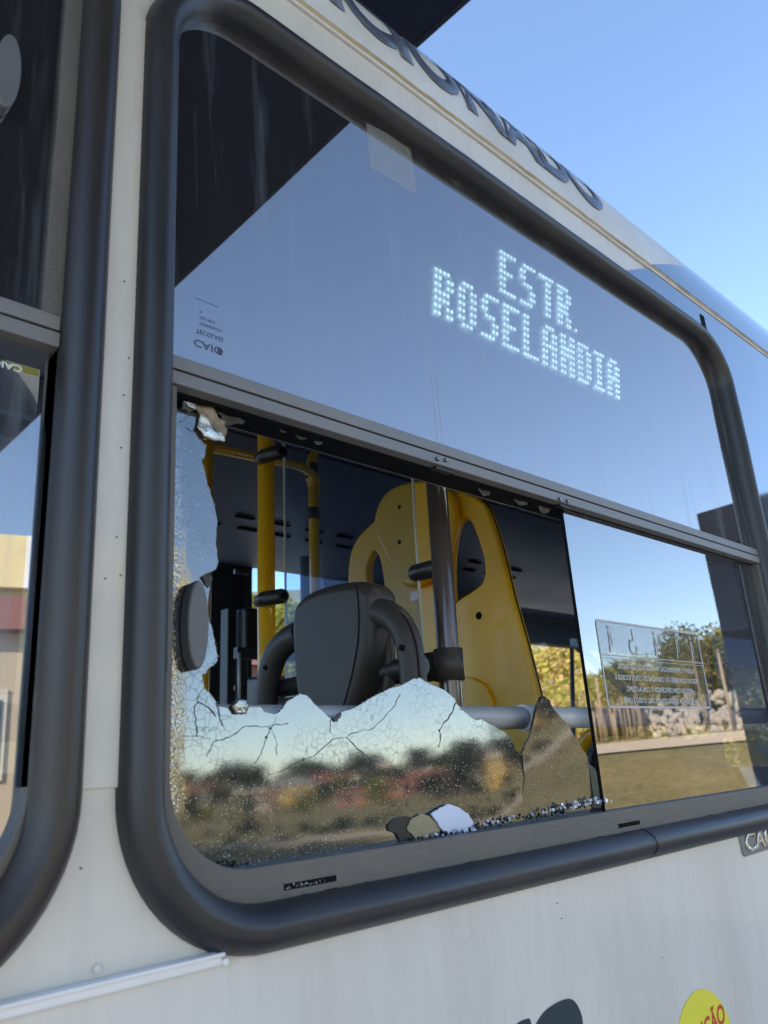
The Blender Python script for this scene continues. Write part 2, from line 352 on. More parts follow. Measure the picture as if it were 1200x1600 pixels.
for i in range(len(rings)-1):
    for k in range(NA):
        a = 1+i*NA+k; b = 1+i*NA+(k+1) % NA; fs.append((a, a+NA, b+NA, b))
kind(mesh('ground', vs, fs, 'ground', smooth=True), 'structure')
# paved strip where the bus stands, and the dirt road on the bank
MT['pale_paving'] = dirty(mat('pale_paving', rough=.9), (.30, .29, .28), (.20, .18, .16), .6, 2, rough=(.8, .95), bmp=.4, fine=90)  # concrete-grey paving, lightened to bounce daylight onto the bus side
vs = []; fs = []
for i in range(25):
    for j in range(12): x = -24+48*i/24; y = -8+16*j/11; vs.append((x, y, .012))
for i in range(24):
    for j in range(11): a = i*12+j; fs.append((a, a+12, a+13, a+1))
kind(mesh('road', vs, fs, 'pale_paving'), 'structure')
MT['dirt'] = dirty(mat('dirt', rough=.95), (.66, .54, .38), (.5, .4, .25), .5, .8, rough=(.9, 1), bmp=.3, fine=20)
vs = []; fs = []
ra = list(range(22, 86))
for a in ra:
    for r in (30.4, 31.4, 32.4, 33.4):
        x = r*sin(R_(a)); y = DIST-r*cos(R_(a)); vs.append((x, y, height(x, y)+.07))
for i in range(len(ra)-1):
    for j in range(3): q = i*4+j; fs.append((q, q+4, q+5, q+1))
kind(mesh('dirt_road', vs, fs, 'dirt', smooth=True), 'structure')
def polar(az, r, dz=0): x = r*sin(R_(az)); y = DIST-r*cos(R_(az)); return Vector((x, y, height(x, y)+dz))

# ------------------------------------------------------------------ trees
def leaf_mat(name, a, b, c, trans=.35):
    m = mat(name, rough=.7); oi = N_(m, 'ShaderNodeObjectInfo'); geo = N_(m, 'ShaderNodeNewGeometry')
    col = ramp(m, geo.outputs['Random Per Island'], [(.1, a), (.55, b), (.95, c)])
    hs = N_(m, 'ShaderNodeHueSaturation'); mr = N_(m, 'ShaderNodeMapRange'); mr.inputs['To Min'].default_value = .7; mr.inputs['To Max'].default_value = 1.3
    L_(m, oi.outputs['Random'], mr.inputs['Value']); L_(m, mr.outputs[0], hs.inputs['Value']); L_(m, col, hs.inputs['Color'])
    L_(m, hs.outputs[0], P_(m).inputs['Base Color'])
    tl = N_(m, 'ShaderNodeBsdfTranslucent'); L_(m, hs.outputs[0], tl.inputs[0]); mx = N_(m, 'ShaderNodeMixShader'); mx.inputs[0].default_value = trans
    L_(m, P_(m).outputs[0], mx.inputs[1]); L_(m, tl.outputs[0], mx.inputs[2]); L_(m, mx.outputs[0], m.node_tree.nodes['Material Output'].inputs[0]); return m
MT['leaf_dark'] = leaf_mat('leaf_dark', (.018, .030, .010), (.035, .05, .015), (.07, .075, .025), .25)
MT['leaf_yellow'] = leaf_mat('leaf_yellow', (.14, .17, .02), (.34, .31, .04), (.50, .40, .09), .5)
MT['leaf_gold'] = leaf_mat('leaf_gold', (.45, .40, .05), (.75, .58, .12), (.85, .50, .28), .5)
MT['bark'] = dirty(mat('bark', rough=.9), (.11, .085, .06), (.05, .04, .03), .6, 4, rough=(.8, 1))
def crown_mesh(name, n, leaf, seed, squash=.8, col=.0):
    rnd = random.Random(seed); vs = []; fs = []
    lobes = [(Vector((rnd.uniform(-.55, .55), rnd.uniform(-.55, .55), rnd.uniform(-.5, .6)*squash)), rnd.uniform(.28, .5)) for _ in range(11)]
    for i in range(n):
        c, rr = rnd.choice(lobes); d = Vector((rnd.gauss(0, 1), rnd.gauss(0, 1), rnd.gauss(0, 1))).normalized()*rr*rnd.uniform(.55, 1.08)
        p = c+d; s = leaf*rnd.uniform(.6, 1.4); a = Vector((rnd.gauss(0, 1), rnd.gauss(0, 1), rnd.gauss(0, .6))).normalized(); b = a.orthogonal().normalized()
        k = len(vs); vs += [p+a*s, p+b*s*.6, p-a*s, p-b*s*.6]; fs.append((k, k+1, k+2, k+3))
    me = bpy.data.meshes.new(name); me.from_pydata([tuple(v) for v in vs], [], fs); return me
crowns = [crown_mesh('crown', 1500, .085, s, q) for s, q in ((1, .8), (2, 1.1), (3, .7), (4, 1.3))]
near_crowns = [crown_mesh('crown', 7000, .036, s, q) for s, q in ((5, .9), (6, 1.1))]
def trunk_mesh(seed):
    rnd = random.Random(seed); bm = bmesh.new()
    def limb(p, q, r0, r1):
        t = (q-p).normalized(); a = t.orthogonal().normalized(); b = t.cross(a); A = [];
        for pt, r in ((p, r0), ((p+q)/2+a*.03, (r0+r1)/2), (q, r1)): A.append([bm.verts.new(pt+(a*cos(2*pi*k/6)+b*sin(2*pi*k/6))*r) for k in range(6)])
        for i in range(2):
            for k in range(6): bm.faces.new((A[i][k], A[i][(k+1) % 6], A[i+1][(k+1) % 6], A[i+1][k]))
    top = Vector((rnd.uniform(-.06, .06), rnd.uniform(-.06, .06), .1)); limb(Vector((0, 0, -1.0)), top, .055, .035)
    for i in range(6):
        a = rnd.uniform(0, 6.28); limb(Vector((0, 0, -.45+.1*i)), Vector((cos(a)*.5, sin(a)*.5, .05+.12*i)), .028, .008)
    me = bpy.data.meshes.new('trunk'); bm.to_mesh(me); bm.free(); me.materials.append(MT['bark']); return me
trunks = [trunk_mesh(s) for s in (1, 2)]
for c in crowns+near_crowns: c.materials.append(MT['leaf_dark'])
def tree(p, s, label, group, yellow=False, gold=False, near=False, sz=1.0):
    t = bpy.data.objects.new('tree', None); COL.objects.link(t); t.location = p; t['label'] = label; t['category'] = 'tree'; t['group'] = group
    cm = random.choice(near_crowns if near else crowns); o = bpy.data.objects.new('crown', cm); COL.objects.link(o); o.parent = t
    o.location = (0, 0, s*.95*sz); o.scale = (s, s, s*sz); o.rotation_euler = (0, 0, random.uniform(0, 6))
    if yellow: o.material_slots[0].link = 'OBJECT'; o.material_slots[0].material = MT['leaf_yellow']
    if gold: o.material_slots[0].link = 'OBJECT'; o.material_slots[0].material = MT['leaf_gold']
    k = bpy.data.objects.new('trunk', random.choice(trunks)); COL.objects.link(k); k.parent = t; k.location = (0, 0, s*.95*sz); k.scale = (s, s, s*sz)
    return t
GV = 'dark trees across the valley mirrored in the broken pane'
LV = 'dark green tree on the far hillside, seen only as a reflection in the glass'
for i in range(64):                                     # skyline and slopes of the valley
    az = 27+27*(i % 32)/31+random.uniform(-.6, .6); r = random.choice((235, 250, 265)) if i < 32 else random.uniform(90, 220)
    tree(polar(az, r, -.5), r*random.uniform(.010, .022), LV, GV, yellow=(i >= 32 and random.random() < .25))
for i in range(26):
    az = 28+25*i/25+random.uniform(-.5, .5); r = random.uniform(40, 75)
    tree(polar(az, r, -.6), r*random.uniform(.008, .015), 'low dark bush above the pale road, seen only as a reflection in the glass', 'bushes above the road mirrored in the broken pane')
for az, r, s in ((48.6, 120, 4.4), (53.6, 105, 4.6), (55.2, 100, 4.2), (50.9, 150, 3.0)):
    tree(polar(az, r, -.5), s, 'big round dark tree beside the yellow house, seen as a reflection', 'round trees by the yellow house', near=True)
for i in range(16):                                     # trees on the bank, right of the mirrored yard
    az = 56.5+15*i/15+random.uniform(-.4, .4); r = random.uniform(38, 50)
    tree(polar(az, r, -.3), random.uniform(1.5, 2.2)+(.8 if az > 65 else 0), 'yellow green tree behind the stone heap, seen mirrored in the sliding pane', 'yellow green trees mirrored in the sliding pane', yellow=True, near=True)
for i in range(22):                                     # trees on the far side, seen through the bus
    az = 180-(24+46*i/21)+random.uniform(-1, 1); r = random.uniform(16, 30)
    if az > 137: r = random.uniform(45, 90)
    tree(polar(az, r, -.2), random.uniform(1.7, 2.9) if az < 137 else random.uniform(2.0, 3.4), 'sunlit yellow green tree across the street, seen through the bus windows' if az < 137 else 'small leafy tree on the slope seen past the yellow pole', 'sunlit trees beyond the bus' if az < 137 else 'small trees on the slope beyond the bus', yellow=True, gold=(az < 137), near=True)

# ------------------------------------------------------------------ houses
def simple(name, c, rough=.8): MT[name] = dirty(mat(name, rough=rough), c, tuple(x*.6 for x in c), .4, 1.2, rough=(.7, .9)); return name
simple('wall_yellow', (.72, .47, .12)); simple('wall_orange', (.70, .26, .12)); simple('wall_cream', (.62, .52, .38)); simple('wall_white', (.72, .68, .60)); simple('roof_tile', (.28, .11, .07)); simple('roof_grey', (.30, .29, .28)); simple('wall_red', (.20, .085, .07))
MT['window_dark'] = mat('window_dark', (.05, .06, .07), .2)
def house(p, wd, dp, ht, rot, wm, rm, label, group=None, nw=3):
    t = thing('house', label, 'house', p, group); t.rotation_euler = (0, 0, rot); bpy.context.view_layer.update()
    box('wall', (-wd/2, -dp/2, -2), (wd/2, dp/2, ht), wm, t)
    e = .35; rz = ht+wd*.2
    vs = [(-wd/2-e, -dp/2-e, ht), (wd/2+e, -dp/2-e, ht), (wd/2+e, dp/2+e, ht), (-wd/2-e, dp/2+e, ht), (-wd/2-e, 0, rz), (wd/2+e, 0, rz)]
    mesh('roof', vs, [(0, 1, 5, 4), (3, 4, 5, 2), (0, 4, 3), (1, 2, 5), (0, 3, 2, 1)], rm, t)
    for sgn in (-1, 1):
        for i in range(nw):
            x = -wd/2+wd*(i+.5)/nw; f = box('window', (x-.5, sgn*dp/2-.06, ht*.45), (x+.5, sgn*dp/2+.06, ht*.78), 'wall_white', t)
            box('pane', (x-.4, sgn*dp/2-.09, ht*.49), (x+.4, sgn*dp/2+.09, ht*.74), 'window_dark', f)
        f = box('window', (sgn*wd/2-.06, -.5, ht*.45), (sgn*wd/2+.06, .5, ht*.78), 'wall_white', t); box('pane', (sgn*wd/2-.09, -.4, ht*.49), (sgn*wd/2+.09, .4, ht*.74), 'window_dark', f)
    box('door', (wd*.18, dp/2-.05, 0), (wd*.18+1, dp/2+.08, 2.1), 'wall_red', t)
    return t
RF = 'mirrored in the broken pane'
for az, r, wd, dp, ht, rot, wm, rm, lb in (
    (52.2, 112, 4.6, 4, 3.0, .35, 'wall_yellow', 'wall_cream', 'bright yellow house with two windows '+RF),
    (44.3, 130, 3.6, 3.5, 2.4, .5, 'wall_orange', 'roof_tile', 'orange house with tiled roof on the hillside '+RF),
    (46.2, 150, 12, 4, 1.2, .8, 'wall_red', 'roof_tile', 'long low red roofed building behind the orange house '+RF),
    (43.6, 245, 3.6, 3.6, 5.5, .8, 'wall_cream', 'roof_grey', 'tall cream tower house on the skyline '+RF),
    (50.4, 190, 5, 5, 6.5, .9, 'wall_cream', 'roof_grey', 'cream house between two round trees '+RF),
    (40.6, 110, 1.7, 2, 1.6, .6, 'wall_orange', 'roof_tile', 'small orange house left of centre '+RF),
    (42.0, 108, 1.8, 2, 1.9, .7, 'wall_orange', 'roof_tile', 'second small orange house nearer the orange one '+RF),
    (37.2, 150, 6, 4, 3, .5, 'wall_yellow', 'roof_grey', 'ochre house among dark trees '+RF),
    (35.4, 125, 3.4, 3, 2.6, .5, 'wall_cream', 'roof_tile', 'cream house low among dark trees '+RF),
    (31.6, 190, 5, 4, 4.0, .4, 'wall_cream', 'roof_tile', 'pale tile roofed house at the left end '+RF),
    (30.4, 170, 2.6, 3, 4.0, .4, 'wall_orange', 'roof_tile', 'orange house at the far left end '+RF),
    (40.0, 200, 9, 4, 2.2, .7, 'wall_red', 'roof_tile', 'long dark red house on the upper slope '+RF),
    (47.6, 125, 1.8, 2, 1.0, .8, 'wall_white', 'roof_tile', 'low white house under the round tree '+RF)):
    house(polar(az, r, -.3), wd, dp, ht, rot, wm, rm, lb)
for az, r, wd, ht, wm, lb in ((180-29.0, 85, 12, 4, 'wall_cream', 'cream house on the slope seen behind the lower black knob'), (180-34.2, 60, 8, 3, 'wall_orange', 'orange house seen through the bus behind the yellow pole'), (180-32.0, 40, 7, 3, 'roof_tile', 'red brown house low in the far window beside the pole'), (180-51, 48, 12, 6, 'wall_orange', 'orange pink house behind the sunlit trees')):
    house(polar(az, r, -.3), wd, 6, ht, R_(az), wm, 'roof_tile', lb)
simple('wall_pale_yellow', (.80, .68, .34))
house(polar(15.5, 30, 0), 14, 6, 8.6, .27, 'wall_pale_yellow', 'wall_pale_yellow', 'tall pale yellow house mirrored at the top of the left window pane', None, 6)
house(polar(17.5, 21, 0), 7, 5, 5.5, .3, 'wall_cream', 'roof_tile', 'cream house with red roof mirrored in the left window pane')

# ------------------------------------------------------------------ stone heap, posts on the bank
MT['stone'] = dirty(mat('stone', rough=.9), (.50, .44, .35), (.16, .13, .10), .8, 3, rough=(.8, 1), bmp=.5, fine=20)
heap = thing('stone_heap', 'heap of pale stones beside the dirt road mirrored in the sliding pane', 'stone heap', polar(65, 36))
stones = []
for s in range(5):
    rnd = random.Random(s+50); bm = bmesh.new(); bmesh.ops.create_icosphere(bm, subdivisions=1, radius=1)
    for v in bm.verts: v.co *= rnd.uniform(.7, 1.15)
    me = bpy.data.meshes.new('stone'); bm.to_mesh(me); bm.free(); me.materials.append(MT['stone']); stones.append(me)
hp = heap.location.copy()
for i in range(290):
    az = random.uniform(61.8, 68.6); lay = random.random(); r = 34.6+lay*1.6
    p = polar(az, r); z = height(p.x, p.y)+lay*1.55*(1-.35*abs(az-65.5)/4)
    o = bpy.data.objects.new('stone', random.choice(stones)); COL.objects.link(o); o.parent = heap; o.location = Vector((p.x, p.y, z))-hp
    s = random.uniform(.08, .18); o.scale = (s*1.3, s, s*.8); o.rotation_euler = tuple(random.uniform(0, 6) for _ in range(3))
MT['wood'] = dirty(mat('wood', rough=.85), (.36, .27, .17), (.12, .09, .06), .7, 3, (1, 1, .2), (.7, .9))
wp = thing('wood_pile', 'leaning grey planks and posts left of the stone heap mirrored in the pane', 'wood pile', polar(59.5, 35))
for i in range(26):
    az = 57.3+4.2*i/25; p = polar(az, 35+random.uniform(-.4, .4)); lean = random.uniform(-.35, .5); h = random.uniform(1.0, 1.8)
    tube('plank', [p-wp.location, p-wp.location+Vector((lean, -lean*.5, h))], random.uniform(.05, .10), 'wood', wp, 5)
for az, h in ((58.7, 2.6), (61.2, 3.2), (65.2, 3.4), (66.8, 3.0)):
    p = polar(az, 34.2); tag(tube('wooden_post', [p, p+Vector((.08, 0, h))], .06, 'wood', None, 8), 'thin wooden post on the bank mirrored in the sliding pane', 'post', 'thin posts on the bank')

# ------------------------------------------------------------------ dark gate frame, canopy and far shelter
MT['painted_steel'] = dirty(mat('painted_steel', spec=.2), (.007, .011, .021), (.02, .02, .02), .3, 3, rough=(.45, .7))
gf = thing('steel_gate_frame', 'tall dark steel gate frame mirrored at the right end of the window', 'gate frame', (11.25, -3.75, 0))
def gbox(name, y0, y1, z0, z1, x0=-.12, x1=.12): return box(name, (x0, y0, z0), (x1, y1, z1), 'painted_steel', gf, .01)
gbox('post', -.20, .16, 0, ZC+3.36-.56); gbox('post', 1.75, 2.05, 0, ZC+3.36-.56); gbox('beam', -.20, 2.3, ZC+3.36-.555, ZC+3.36, -.14, .14)
cp = thing('canopy', 'dark flat canopy roof over the bus at the top edge of the photo', 'canopy', (0, 0, 0))
cz = ZC+3.0; cx1 = 1.775*3.0/2.5
MT['canopy_mat'] = dirty(mat('canopy_mat', spec=.1), (.009, .013, .028), (.02, .022, .03), .4, 2, rough=(.5, .8))
box('slab', (-2.6, -6.4, cz+.002), (cx1-.03, 2.7, cz+.28), 'canopy_mat', cp)
box('fascia', (cx1-.028, -6.42, cz), (cx1, 2.72, cz+.34), 'painted_steel', cp)
for x in (-2.2,):
    for y in (-6.2, 2.63): box('post', (x-.1, y-.1, 0), (x+.1, y+.06, cz-.0), 'painted_steel', cp)
sh = thing('bus_shelter', 'dark roadside shelter with slanting braces seen through the far window', 'shelter', (0, 0, 0))
SY = 5.2
def sp_(px, py): return at_y(px, py, SY)
b0, b1 = sp_(800, 985), sp_(1180, 955)
box('beam', (b0.x, SY-.08, b0.z-.14), (b1.x+2, SY+.08, b0.z+.16), 'painted_steel', sh)
box('roof', (b0.x-.3, SY-1.2, b0.z+.19), (b1.x+2.3, SY+1.6, b0.z+.27), 'painted_steel', sh)
for a, b, r in (((876, 985), (1010, 1110), .06), ((908, 985), (1000, 1080), .045), ((893, 980), (896, 1160), .03), ((1110, 975), (1075, 1120), .07)):
    tube('brace' if a[0] != 893 else 'post', [sp_(*a), sp_(*b)], r, 'painted_steel', sh, 8)
for px in (1030,): q = sp_(px, 980); box('post', (q.x-.08, SY-.08, 0), (q.x+.08, SY+.08, q.z), 'painted_steel', sh)
sg = tag(box('shop_sign', (sp_(903, 960).x, SY-.5, b0.z-.05), (sp_(944, 960).x+.3, SY-.46, b0.z+.18), 'wall_red', None), 'dark red sign with a pale letter A under the far shelter', 'sign')
text('lettering', 'A', lambda x, y, z: Vector((sp_(925, 960).x+x, SY-.505, b0.z-.03+y)), .24, 'white_ink', sg)

# ================================================================== BUS BODY
bus = thing('bus', 'white city bus with dark rubber window surrounds and one smashed side window', 'bus', (0, 0, 0))
WU0, WU1, WV0, WV1, WR, WT = .328, 1.930, -.172, .980, .15, .043
W1U0, W1U1 = -1.32, .297
LU0, LU1 = -3.2, 7.0
holes = [rrect(WU0+.02, WV0+.02, WU1-.02, WV1-.02, WR-.02), rrect(W1U0+.02, WV0+.02, W1U1-.02, WV1-.02, WR-.02), rrect(-2.95, WV0+.02, W1U0-.05, WV1-.02, WR-.02), rrect(3.75, WV0+.02, 5.2, WV1-.02, WR-.02), rrect(2.12, WV0+.02, 3.6, WV1-.02, WR-.02)]
wall_prism('side_panel', [[(LU0, -1.25), (LU1, -1.25), (LU1, 1.055), (LU0, 1.055)]]+holes[:2]+holes[3:4], -.004, 0, 'white_paint', bus)
wall_prism('pillar_cover', [[(.272, -.018), (.352, -.018), (.352, .846), (.272, .846)]], .0005, .0035, 'white_paint', bus, .0008, 2)
# dark glossy panel to the right of the window
wall_prism('dark_side_panel', [[(1.43, .952), (1.80, .952), (1.895, .90), (1.912, .80), (1.912, -.05), (LU1, -.05), (LU1, 1.052), (1.585, 1.052), (1.45, .985)]], .0005, .003, 'glossy_dark_paint', bus)
wall_box('drain_slot', 1.846, .978, 1.868, 1.03, .0032, .0045, 'groove', bus)
# roof: arc that starts at the drip rail
RR = .35; rc = W(0, 1.066); RCY, RCZ = rc.y+RR, rc.z
def roof_pt(u, s, q=0): a = s/RR; r = RR+q; return Vector((u, RCY-r*cos(a), RCZ+r*sin(a)))
def arc_sheet(name, us_of_s, s0, s1, q, m, n=20, thick=.002):
    vs = []; fs = []
    for i in range(n+1):
        s = s0+(s1-s0)*i/n; ua, ub = us_of_s(s)
        for u in (ua, ub): vs += [roof_pt(u, s, q), roof_pt(u, s, q-thick)]
    for i in range(n):
        k = i*4; fs += [(k, k+2, k+6, k+4), (k+1, k+5, k+7, k+3), (k, k+4, k+5, k+1), (k+2, k+3, k+7, k+6)]
    fs += [(0, 1, 3, 2), (n*4, n*4+2, n*4+3, n*4+1)]
    o = mesh(name, vs, fs, m, bus, True); bevel(o, .0003, 1, 60); return o
arc_sheet('roof_edge', lambda s: (LU0, LU1), 0.006, RR*1.5, 0, 'roof_paint', 36)
arc_sheet('dark_roof_panel', lambda s: (1.595+s*2.1, LU1), .014, RR*1.45, .0015, 'glossy_dark_paint', 36)
top = roof_pt(0, RR*1.5)
box('roof_top', (LU0, top.y-.001, top.z-.01), (LU1, 1.9, top.z+.004), 'roof_paint', bus)
# drip rail with brown sealant under it
wall_box('drip_rail', LU0, 1.056, LU1, 1.066, -.004, .0055, 'roof_paint', bus, .002)
seal = []
vs = []; fs = []; nn_ = 340
for i in range(nn_+1):
    u = LU0+(LU1-LU0)*i/nn_; j = random.uniform(-.0012, .0012); vs += [W(u, 1.0605+j, .0056), W(u, 1.0625+j, .0075), W(u, 1.0685+j, .0070), W(u, 1.0700+j, .0)]
for i in range(nn_):
    k = i*4; fs += [(k+a, k+a+1, k+a+5, k+a+4) for a in range(3)]
mesh('sealant_line', vs, fs, 'sealant', bus, True)
# lettering over the windows
LETTERS = 'AR CONDICIONADO'
text('lettering', LETTERS, lambda x, y, z: roof_pt(x+1.455, .070+y, .0018+z), .19, 'letter_blue', bus, .0004, 'RIGHT', .86, .0085, 0, 1.0)
# bright trim strip, lower left
tr = wall_prism('trim_strip', [[(LU0, -.177), (.436, -.172), (.424, -.160), (LU0, -.1575)]], .002, .009, 'alu_trim', bus, .0025, 3)
wall_prism('trim_ridge', [[(LU0, -.167), (.430, -.1645), (.430, -.1605), (LU0, -.161)]], .009, .0125, 'alu_trim', bus, .0012, 2)
for u in (.318,): 
    b = wall_prism('rivet', [rrect(u-.0035, -.1568, u+.0035, -.1498, .0034, 4)], .0005, .0025, 'white_paint', bus, .001, 2)
b = wall_prism('rivet', [rrect(.428, -.1722, .4345, -.1657, .0031, 4)], .009, .0115, 'alu_trim', bus, .001, 2)
for u, v in ((.300, -.079), (.262, -.035)): wall_prism('pit_mark', [rrect(u, v, u+.0022, v+.0016, .0007, 2)], .0001, .0006, 'groove', bus)
for (px, py) in ((185, 1263), (187, 900), (163, 905), (192, 618), (193, 440), (200, 560), (436, 1410), (870, 1412), (877, 1436), (1035, 1497), (188, 700), (181, 840)):
    u, v = wall_uv(px, py, .004); wall_prism('pit_mark', [rrect(u, v, u+.0017, v+.0012, .0005, 2)], .0036, .0046, 'groove', bus)
rs = random.Random(5)
for i in range(14):
    u = rs.uniform(.5, 1.7); v = rs.uniform(-.42, -.20); ln = rs.uniform(.01, .05); a = rs.uniform(-.15, .25)
    wall_prism('scratch', [[(u, v), (u+ln, v+ln*a), (u+ln, v+ln*a+.0005), (u, v+.0004)]], .0001, .0003, 'scratch_mark', bus)
# maker badge
bd = wall_prism('badge', [[(1.512, -.2035), (1.508, -.1655), (1.515, -.161), (1.76, -.158), (1.765, -.2), (1.76, -.2045), (1.519, -.207)]], .0004, .0035, 'badge_grey', bus, .0015, 2)
text('badge_letters', 'CAIO', lambda x, y, z: W(1.523+x, -.2005+y+x*.01, .0037+z), .043, 'chrome', bd, .0015, 'LEFT', 1.45, .0012)
# stickers near the lower edge
c0 = wall_uv(1092, 1548, .004)
ys = wall_prism('warning_sticker', [[(c0[0]+.094*cos(2*pi*k/48), c0[1]-.094+.094*sin(2*pi*k/48)) for k in range(48)]], .0004, .0009, 'yellow_sticker', bus)
text('warning_text', 'ATENÇÃO', lambda x, y, z: W(c0[0]-.004+x, c0[1]-.066+y+x*.12, .0012), .036, 'red_ink', ys, 0, 'CENTER', .92, .0010)
a_, b_ = c0[0], c0[1]
lg = wall_prism('logo_sticker', [smooth2([wall_uv(*p, .004) for p in ((893, 1561), (910, 1580), (914, 1610), (905, 1650), (870, 1670), (840, 1640), (838, 1610), (858, 1578))])], .0004, .0009, 'black_sticker', bus)
wall_prism('logo_sticker', [smooth2([wall_uv(*p, .004) for p in ((826, 1593), (833, 1598), (834, 1640), (815, 1660), (806, 1630), (810, 1603))])], .0004, .0009, 'black_sticker', bus)

# ---------------------------------------------------------------- window surrounds and sashes
def densify(l, k=30):
    out = []
    for i in range(len(l)):
        a = l[i]; b = l[(i+1) % len(l)]
        if hypot(a[0]-b[0], a[1]-b[1]) > .2: out += [(a[0]+(b[0]-a[0])*j/k, a[1]+(b[1]-a[1])*j/k) for j in range(k)]
        else: out.append(a)
    return out
def surround(u0, u1, m):
    o = densify(rrect(u0, WV0, u1, WV1, WR, 16)); i = densify(rrect(u0+WT, WV0+WT, u1-WT, WV1-WT, WR-WT, 16))
    prof = [(0.0, .0)]+[(t, .003+.024*max(0.0, sin(pi*t))**.62) for t in (.02, .06, .13, .22, .34, .5, .64, .76, .86, .93, .98)]+[(1.0, .001), (1.0, -.022)]
    return sweep_ring('window_surround', o, i, prof, m, bus, .00045)
def sash(u0, u1, jr=.014):
    """jambs + sill of the lower sliding part as one frame ring open at the bar"""
    L, R, B = u0+WT, u1-WT, WV0+WT
    outer = rrect(L-.002, B-.002, R+.002, .381, WR-WT, 14); inner = rrect(L+.0145, B+.030, R-.014, .3805, .084, 14)
    # square the upper corners under the bar
    outer = [(a, b) if b < .2 else (min(max(a, L-.002), R+.002), b) for a, b in outer]
    o2 = [(L-.002, .3795), (L-.002, B+.1)]+[(L+.105+.107*cos(R_(180+90*k/14)), B+.105+.107*sin(R_(180+90*k/14))) for k in range(15)]+[(R-.105+.107*cos(R_(270+90*k/14)), B+.105+.107*sin(R_(270+90*k/14))) for k in range(15)]+[(R+.002, .3795)]
    i2 = [(R-jr, .3795)]+[(R-jr-.085+.085*cos(R_(360-90*k/14)), B+.031+.085+.085*sin(R_(360-90*k/14))) for k in range(15)]+[(L+.0085+.085+.085*cos(R_(270-90*k/14)), B+.031+.085+.085*sin(R_(270-90*k/14))) for k in range(15)]+[(L+.0085, .3795)]
    return o2+i2
def divider(u0, u1, parent):
    L, R = u0+WT, u1-WT
    a = wall_box('divider_bar', L, .3985, R, .414, -.012, .0035, 'bar_metal', parent, .0012)
    b = wall_box('divider_bar', L, .380, R, .3955, -.012, .0045, 'bar_metal', parent, .0012)
    wall_box('divider_groove', L, .3957, R, .3983, -.012, .000, 'groove', parent)
    return b
win = surround(WU0, WU1, 'rubber'); win1 = surround(W1U0, W1U1, 'brown_rubber'); win3 = surround(3.73, 5.22, 'rubber')
u, v = wall_uv(1018, 1318, .02); 
tube('surround_joint', [W(u+.004, WV0+.0005+t*WT, .0035+.0245*max(0.0, sin(pi*t))**.62) for t in [k/12 for k in range(13)]], .0006, 'groove', win, 6)
fr = wall_prism('sash_frame', [sash(WU0, WU1)], -.030, .0015, 'frame_metal', win, .0012, 2)
# drain slots with browner lips on the frame's lower run
L, R_u, B = WU0+WT, WU1-WT, WV0+WT
for u0, u1 in ((.502, .568), (1.114, 1.176)):
    wall_box('drain_slot', u0, B+.0065, u1, B+.0125, .0016, .0020, 'groove', win)
    wall_box('slot_lip', u0, B+.0125, u1, B+.0135, .0016, .0026, 'sill_metal', win)
def ragged(name, u0, u1, v0, amp, q0, q1, m, parent, n=160):
    vs = []; fs = []; h = 0
    for i in range(n+1):
        u = u0+(u1-u0)*i/n; h = max(0, min(amp, h+random.uniform(-.5, .5)*amp)); vs += [W(u, v0, q0), W(u, v0+h, q1)]
    for i in range(n): fs.append((2*i, 2*i+2, 2*i+3, 2*i+1))
    return mesh(name, vs, fs, m, parent)
ragged('sealant_smear', .47, 1.80, B-.0035, .0042, .0018, .0021, 'groove', win, 260)
def ragged_v(name, u0, v0, v1, amp, m, parent, n=120):
    vs = []; fs = []; h = 0
    for i in range(n+1):
        v = v0+(v1-v0)*i/n; h = max(0, min(amp, h+random.uniform(-.5, .5)*amp)); vs += [W(u0, v, .0022), W(u0+h, v, .0020)]
    for i in range(n): fs.append((2*i, 2*i+2, 2*i+3, 2*i+1))
    return mesh(name, vs, fs, m, parent)
ragged_v('sealant_smear', L-.0015, .03, .37, .004, 'groove', win)
dv = divider(WU0, WU1, win)
for px, py in ((684, 717), (697, 719), (875, 780), (887, 783)):
    u, v = wall_uv(px, py, .006); s = wall_prism('screw', [rrect(u-.0032, v-.0032, u+.0032, v+.0032, .0031, 5)], .0046, .0070, 'dark_metal', win, .0008, 2)
    wall_box('screw_slot', u-.002, v-.0005, u+.002, v+.0005, .0071, .0074, 'chrome', s)
for px in (672, 866): u, v = wall_uv(px, 0, .0); u = wall_uv(px+10, 730 if px < 700 else 790, .0)[0]; wall_box('catch_plate', u, .3755, u+.035, .3795, -.010, .000, 'dark_metal', win)
# dark upper track behind the bar, with its bright lower edge, and side track
wall_box('upper_track', L+.0146, .3785, R_u-.015, .392, -.052, -.0125, 'track_black', win)
ed = wall_uv(375, 668, -.05); ed2 = wall_uv(885, 813, -.05)
wall_prism('track_edge', [[(ed[0]-.05, ed[1]-.0008), (1.12, ed2[1]-.0008), (1.12, ed2[1]+.0004), (ed[0]-.05, ed[1]+.0004)]], -.054, -.0522, 'bright_edge', win)
wall_box('lower_track', L+.05, B+.012, R_u-.05, B+.0275, -.056, -.031, 'dark_metal', win)
# upper fixed pane
up = [(a, b) for a, b in rrect(L-.006, .20, R_u+.006, WV1-WT+.006, .105, 14) if b > .45]+[(L-.006, .405), (R_u+.006, .405)]
pane = wall_prism('upper_pane', [up], -.010, -.0052, 'tinted_glass', win)
# intact sliding pane, right half
sp = wall_prism('sliding_pane', [[(1.108, B+.018), (R_u-.006, B+.018), (R_u-.006, .379), (1.108, .379)]], -.0175, -.0130, 'lower_glass', win)
wall_box('pane_edge', 1.1065, B+.028, 1.1078, .3795, -.0180, -.0125, 'groove', sp)
